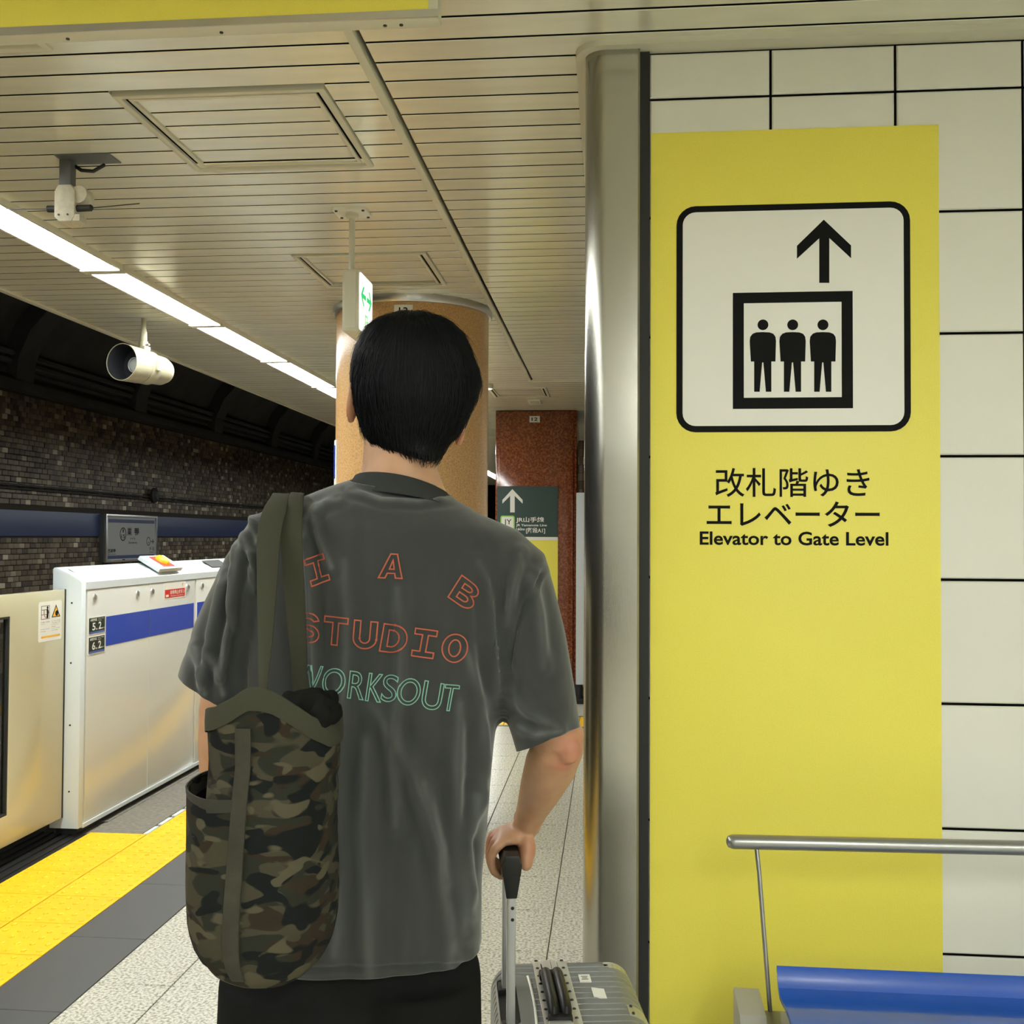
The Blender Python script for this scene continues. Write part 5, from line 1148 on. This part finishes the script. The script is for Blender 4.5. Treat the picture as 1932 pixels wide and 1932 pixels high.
# rumpled dark contents under the opening
mb = MB()
for cx_, cy_, d_, rx, ry, rz in ((585,1330,1.32,0.028,0.030,0.020),(610,1345,1.30,0.022,0.030,0.018),(560,1335,1.33,0.022,0.030,0.022),(600,1322,1.37,0.026,0.022,0.016)):
    ellipsoid(mb, PD(cx_, cy_, d_), rx, ry, rz)
cme = vox(mb, 0.004, 1); co = get_co(cme); no = get_no(cme); nz = np.array([mnoise.noise(Vector((c[0]*60, c[1]*60, c[2]*60))) for c in co]); set_co(cme, co + no*(0.006*nz)[:, None])
cl_ = as_obj(cme, 'crumpled_cloth', M('bag_dark'), None) if False else None
cme.transform(Matrix.Translation(-PD(590, 1340, 1.33))); cme.materials.clear(); cme.materials.append(M('bag_dark')); cme.polygons.foreach_set('use_smooth', [True]*len(cme.polygons))
clo = bpy.data.objects.new('folded_cloth', cme); clo.location = PD(590, 1340, 1.33); link(clo); tag(clo, 'dark crumpled cloth peeking out of the camouflage bag opening', 'cloth')
# side pocket on the left, open at the top, and the seam tape beside it
def at_ring(y, ang):
    ys = [1340+22] + [r[0] for r in ROWS]; Ls = [401]+[r[1] for r in ROWS]; Rs = [640]+[r[2] for r in ROWS]; hf = [0.081]+[r[3] for r in ROWS]; hb = [0.084]+[r[4] for r in ROWS]
    L, R, f_, b_ = (float(np.interp(y, ys, q_)) for q_ in (Ls, Rs, hf, hb)); a = PD(L, y, BD); bq = PD(R, y, BD); c = (a+bq)/2; h = (bq-a)/2; t = math.radians(ang); co_, si = math.cos(t), math.sin(t); p = 2.6
    u = math.copysign(abs(co_)**(2/p), co_); v = math.copysign(abs(si)**(2/p), si); return c + h*u + FH*(v*(f_ if v > 0 else b_)), c
def patch(a0, a1, ytop, ybot, out0, out1, na=16, ny=14, bulge=0.0):
    rows = []
    for j in range(ny+1):
        row = []
        for i in range(na+1):
            f = i/na; ang = a0+(a1-a0)*f; yt = ytop(f) if callable(ytop) else ytop; y = yt + (ybot-yt)*j/ny; p, c = at_ring(y, ang); v = Vector((p.x-c.x, p.y-c.y, 0)).normalized()
            g = (out0 + (out1-out0)*j/ny)*(min(1.0, 0.22 + 7*(1-f)) if bulge else 1.0) + bulge*math.sin(math.pi*f)*math.cos(math.pi/2*j/ny); row.append(p + v*g)
        rows.append(row)
    return rows
def sheet(rows, th, name, mat, parent):
    n = len(rows[0]); c = sum((p for r in rows for p in r), Vector())/(n*len(rows)); outer = rows
    mb = MB(); inner = [[p - Vector((p.x-c.x, p.y-c.y, 0)).normalized()*0 + (BC(p))*(-th) for p in r] for r in rows]
    vs = [p for r in outer for p in r] + [p for r in inner for p in r]; m = len(rows)*n; fs = []
    for j in range(len(rows)-1):
        for i in range(n-1):
            a, b, c2, d = j*n+i, j*n+i+1, (j+1)*n+i+1, (j+1)*n+i; fs += [(a, d, c2, b), (m+a, m+b, m+c2, m+d)]
    bd = [i for i in range(n)] + [j*n+n-1 for j in range(1, len(rows))] + [(len(rows)-1)*n+i for i in range(n-2, -1, -1)] + [j*n for j in range(len(rows)-2, 0, -1)]
    for k in range(len(bd)): a, b = bd[k], bd[(k+1) % len(bd)]; fs.append((a, b, m+b, m+a))
    mb.add(vs, fs); return mb.build(name, mat, parent, smooth=45)
_bc = PD(515, 1600, BD)
def BC(p): return Vector((p.x-_bc.x, p.y-_bc.y, 0)).normalized()
pk = patch(124, 255, lambda f: 1478 - 8*math.sin(math.pi*f), 1775, 0.018, 0.004, bulge=0.006)
pocket = sheet(pk, 0.0025, 'side_pocket', CAMO, bag)
hem = patch(123, 256, lambda f: 1475 - 8*math.sin(math.pi*f), 1496, 0.0195, 0.0185, ny=3, bulge=0.006)
sheet(hem, 0.002, 'pocket_hem', M('bag_hem', srgb(46,44,35), rough=0.9, bump=(900, 0.2)), pocket)
sheet(patch(255, 266, 1352, 1795, 0.004, 0.004, na=3, ny=20), 0.003, 'seam_tape', M('seam_camo', srgb(52,50,38), rough=0.9, noise=(30, 0.6, 1.2), bump=(900, 0.25)), bag)
# straps
def strap(rows, name):
    """rows: (left px, right px, y, depth): a woven strap as a thin band"""
    pts = [(PD(l, y, d), PD(r, y + dy, d)) for l, r, y, d, dy in rows]
    # resample smoothly
    A = np.array([tuple(a)+tuple(b) for a, b in pts]); n = len(A); T = np.linspace(0, n-1, (n-1)*5+1); out = []
    for t in T:
        i = min(int(t), n-2); f = t-i; p0, p1, p2, p3 = A[max(i-1,0)], A[i], A[i+1], A[min(i+2,n-1)]
        out.append(0.5*((2*p1)+(-p0+p2)*f+(2*p0-5*p1+4*p2-p3)*f*f+(-p0+3*p1-3*p2+p3)*f**3))
    rings = []
    for k, v in enumerate(out):
        a, b = Vector(v[:3]), Vector(v[3:]); nx = out[min(k+1, len(out)-1)]; pv = out[max(k-1, 0)]
        t = (Vector(nx[:3])+Vector(nx[3:])-Vector(pv[:3])-Vector(pv[3:])).normalized(); nn = (b-a).normalized().cross(t).normalized()*0.0016
        e = (b-a).normalized()*0.0015
        rings.append([a+nn-e*0, a+e+nn*1.6, b-e+nn*1.6, b+nn, b-nn, b-e-nn*1.2, a+e-nn*1.2, a-nn])
    return MB().rings(rings).build(name, M('olive_web'), bag, smooth=40)
strap([(489,500,1345,1.255,0),(488,504,1300,1.262,0),(487,515,1200,1.318,0),(485,523,1100,1.365,0),(486,530,1010,1.402,0),(496,540,965,1.430,0),(510,546,941,1.480,0),(514,549,933,1.535,2),(512,548,945,1.600,2),(505,540,1000,1.655,0),(480,515,1120,1.685,0),(455,480,1260,1.62,0),(440,462,1345,1.425,0),(438,460,1395,1.415,0)], 'strap')
strap([(556,583,1365,1.44,0),(553,580,1300,1.435,0),(545,578,1200,1.418,0),(535,573,1100,1.412,0),(530,570,1010,1.415,0),(538,571,965,1.437,0),(546,573,938,1.485,0),(548,575,932,1.540,2),(545,572,945,1.605,2),(538,565,1000,1.660,0),(505,535,1130,1.690,0),(475,500,1270,1.62,0),(470,492,1345,1.43,0),(468,490,1395,1.42,0)], 'strap')
# ------------------------------------------------------------------ silver suitcase
M('case_grey', srgb(114,117,117), rough=0.32, metal=0.15, bump=(500, 0.03)); M('alu', srgb(206,206,200), rough=0.30, metal=0.6); M('case_black', (0.008,0.008,0.008), rough=0.42, spec=0.25); M('pole_grey', srgb(150,151,152), rough=0.35, metal=0.5)
cs = thing('suitcase', tuple(S(0, 0, 0)), 'silver ribbed hard suitcase with raised trolley handle right of the man', 'suitcase')
TL, TR, WH, ZB = -0.108, 0.150, 0.200, 0.055
def case_half(t0, t1, name, sign):
    """half shell: rounded profile in t,z swept along w with grooves"""
    def prof(ins):
        r = 0.045; pts = []
        zt, zb = CASE_TOP - ins, ZB + ins; to = t1 - ins*sign
        pts.append((t0, zt))
        for k in range(9):
            a = math.pi/2*k/8; pts.append((to - sign*(r - r*math.sin(a)), zt - r + r*math.cos(a)))
        for k in range(9):
            a = math.pi/2*k/8; pts.append((to - sign*(r - r*math.cos(a)), zb + r - r*math.sin(a)))
        pts.append((t0, zb)); return pts
    ws = []; n = 8; R_ = 0.05
    for k in range(n+1): a = math.pi/2*k/n; ws.append((-WH + R_ - R_*math.cos(a), R_ - R_*math.sin(a)))
    w = -WH + R_ + 0.008; pitch = 0.0215
    while w < WH - R_ - 0.012:
        ws += [(w, 0), (w+0.0030, 0.0018), (w+0.0038, 0.0018), (w+0.0044, 0)]; w += pitch
    for k in range(n+1): a = math.pi/2*k/n; ws.append((WH - R_ + R_*math.sin(a), R_ - R_*math.cos(a)))
    rings = [[S(t, w_, z) for t, z in prof(ins)] for w_, ins in ws]
    return MB().rings(rings).build(name, M('case_grey'), cs, smooth=28)
case_half(-0.020, TL, 'rear_shell', -1); case_half(0.020, TR, 'front_shell', 1)
def frame_loop(t0, t1, grow, name, mat, r=0.05):
    o2 = rrect(-WH-grow, ZB-grow, WH+grow, CASE_TOP+grow, r+grow, 8); i2 = rrect(-WH+0.006, ZB+0.006, WH-0.006, CASE_TOP-0.006, r-0.006, 8)
    return MB().ring_prism(o2, i2, S(0, 0, 0), WD, UZ, t0, t1).build(name, mat, cs, bevel=0.0012)
# WD x UZ points to the right (TD)
frame_loop(-0.031, -0.0175, 0.0022, 'rivet_band', M('alu')); frame_loop(0.0135, 0.031, 0.0022, 'rivet_band', M('alu'))
frame_loop(-0.0150, 0.0005, 0.0055, 'frame_profile', M('alu')); frame_loop(0.0012, 0.0125, 0.0045, 'frame_profile', M('alu')); frame_loop(-0.0180, 0.0140, -0.001, 'frame_gasket', M('case_black'))
for k in range(11):
    w = -0.165 + 0.033*k
    for t in (-0.0245, 0.0225): MB().lathe(S(t, w, CASE_TOP+0.002), [(0.0034,0),(0.0026,0.0016)], n=8).build('rivet', M('dark_metal'), cs)
# trolley well, poles and grip
cw = 0.0
we = [(-0.100,-0.022),(-0.085,-0.034),(0.085,-0.034),(0.100,-0.022),(0.100,0.020),(0.088,0.036),(-0.088,0.036),(-0.100,0.020)]
oc = rrect(-0.105, pole_t-0.016, 0.100, pole_t+0.044, 0.022, 5); ic = rrect(-0.088, pole_t-0.014, 0.083, pole_t+0.018, 0.012, 5)
MB().ring_prism([(t, w) for w, t in oc], [(t, w) for w, t in ic], S(0, 0, CASE_TOP), TD, WD, -0.014, 0.0045).build('trolley_bezel', M('case_grey'), cs, bevel=0.002)
MB().prism([(t, w) for w, t in rrect(-0.090, pole_t-0.015, 0.085, pole_t+0.019, 0.012, 5)], S(0, 0, CASE_TOP), TD, WD, -0.012, 0.0008).build('trolley_well', M('case_black'), cs)
edge = [S(pole_t+0.044+0.004*math.cos(a*1.0)-0.004, w, CASE_TOP+0.003) for w, a in [(-0.095+0.0095*k, -1.2+0.12*k) for k in range(21)]]
MB().tube(edge, 0.0026, 8).build('bezel_edge', M('sign_white'), cs, smooth=True)
PN, PF = -0.098, 0.046
trol = bpy.data.objects.new('trolley_handle', None); link(trol, cs); trol.location = S(pole_t, 0, CASE_TOP) - wpos(cs)
for w in (PN, PF):
    MB().cbox(S(pole_t, w, (CASE_TOP-0.01+0.940)/2), (0.0135, 0.022, 0.940-CASE_TOP+0.01), TD, WD).build('pole', M('pole_grey'), trol, bevel=0.0025)
    MB().cbox(S(pole_t+0.0, w, CASE_TOP+0.004), (0.026, 0.034, 0.010), TD, WD).build('pole_collar', M('case_black'), trol, bevel=0.002)
gz = GRIP_Z + 0.007
MB().rings([[S(pole_t + t*k, w, gz + z*k2) for t, z in ((-0.0155,-0.015),(0.0145,-0.015),(0.0165,0.004),(0.0105,0.0165),(-0.0115,0.0165),(-0.0175,0.004))] for w, k, k2 in ((PN-0.016,0.96,0.9),(PN-0.010,1,1),(PF+0.010,1,1),(PF+0.016,0.9,0.9))]).build('grip', M('case_black'), trol, bevel=0.0015)
for w in (PN, PF):
    MB().rings([[S(pole_t + a*hw, w + b*hd, z) for a, b in ((-1,-1),(1,-1),(1,1),(-1,1))] for z, hw, hd in ((0.930,0.0085,0.0125),(0.958,0.0128,0.0150),(0.982,0.0155,0.0165),(0.998,0.0115,0.0150))]).build('grip_leg', M('case_black'), trol, bevel=0.002)
for z in (0.915, 0.897): MB().lathe(S(pole_t+0.0015, PN-0.0115, z), [(0.0028,0),(0.0022,0.001)], axis=-WD, n=10).build('pole_stud', M('case_black'), trol)
# carry handle
for t in (-0.0115, 0.0085):
    MB().tube([S(t-0.004, -0.080, CASE_TOP+0.008), S(t-0.004, -0.074, CASE_TOP+0.018), S(t-0.004, -0.050, CASE_TOP+0.022), S(t-0.004, 0.050, CASE_TOP+0.022), S(t-0.004, 0.074, CASE_TOP+0.018), S(t-0.004, 0.080, CASE_TOP+0.008)], [0.008,0.0095,0.0100,0.0100,0.0095,0.008], 12).build('carry_handle', M('case_black'), cs, smooth=40)
for w in (-0.084, 0.084):
    MB().cbox(S(-0.006, w, CASE_TOP+0.010), (0.040, 0.020, 0.014), TD, WD).build('handle_mount', M('case_black'), cs, bevel=0.004)
MB().prism([(-0.026,-0.012),(0.010,-0.012),(0.014,0.0),(0.010,0.012),(-0.026,0.012)], S(0, -0.104, CASE_TOP+0.0055), TD, WD, 0, 0.006).build('latch', M('alu'), cs, bevel=0.002)
# corner plates and stickers
def plate(t0, t1, w0, w1, name, mat, parent=cs, lift=0.0016, skew=0.0):
    r = 0.045; rows = []
    for t in np.linspace(t0, t1, 8):
        x = max(0.0, t-(TR-r)); a = min(x, r*0.999); z = CASE_TOP - r + math.sqrt(r*r - a*a) if x > 0 else CASE_TOP
        rows.append((t, z))
    rings = [[S(t, w0+skew*(t-t0), z+lift), S(t, w1+skew*(t-t0), z+lift), S(t, w1+skew*(t-t0), z-0.001), S(t, w0+skew*(t-t0), z-0.001)] for t, z in rows]
    return MB().rings(rings).build(name, mat, parent, smooth=40)
M('corner_clear', srgb(168,168,150), rough=0.3, metal=0.3)
pc = plate(0.112, 0.146, -0.055, -0.018, 'corner_plate', M('corner_clear')); 
pcf = plate(0.098, 0.140, 0.135, 0.160, 'corner_plate', M('corner_clear'), lift=0.0)
for t, w in ((0.118,-0.024),(0.118,-0.050)): MB().lathe(S(t, w, CASE_TOP-0.0005), [(0.003,0),(0.002,0.003)], n=8).build('rivet', M('dark_metal'), pc)
s1 = plate(0.046, 0.066, 0.075, 0.104, 'sticker', M('sign_white'))
for j in range(3): MB().cbox(S(0.0555, 0.083+0.006*j, CASE_TOP+0.0018), (0.012-0.003*(j % 2), 0.0022, 0.0004), TD, WD).build('sticker_print', M('grey_metal'), s1)
plate(0.062, 0.083, 0.015, 0.050, 'sticker', M('sign_white'), skew=-0.35)
# wheels
for t in (-0.065, 0.105):
    for w in (-0.15, 0.15):
        wh = MB().cyl(S(t-0.010, w, 0.025), S(t+0.010, w, 0.025), 0.025, 20).build('wheel', M('case_black'), cs, smooth=40)
        MB().cbox(S(t, w, 0.050), (0.034, 0.036, 0.026), TD, WD).build('wheel_fork', M('case_black'), cs, bevel=0.004)
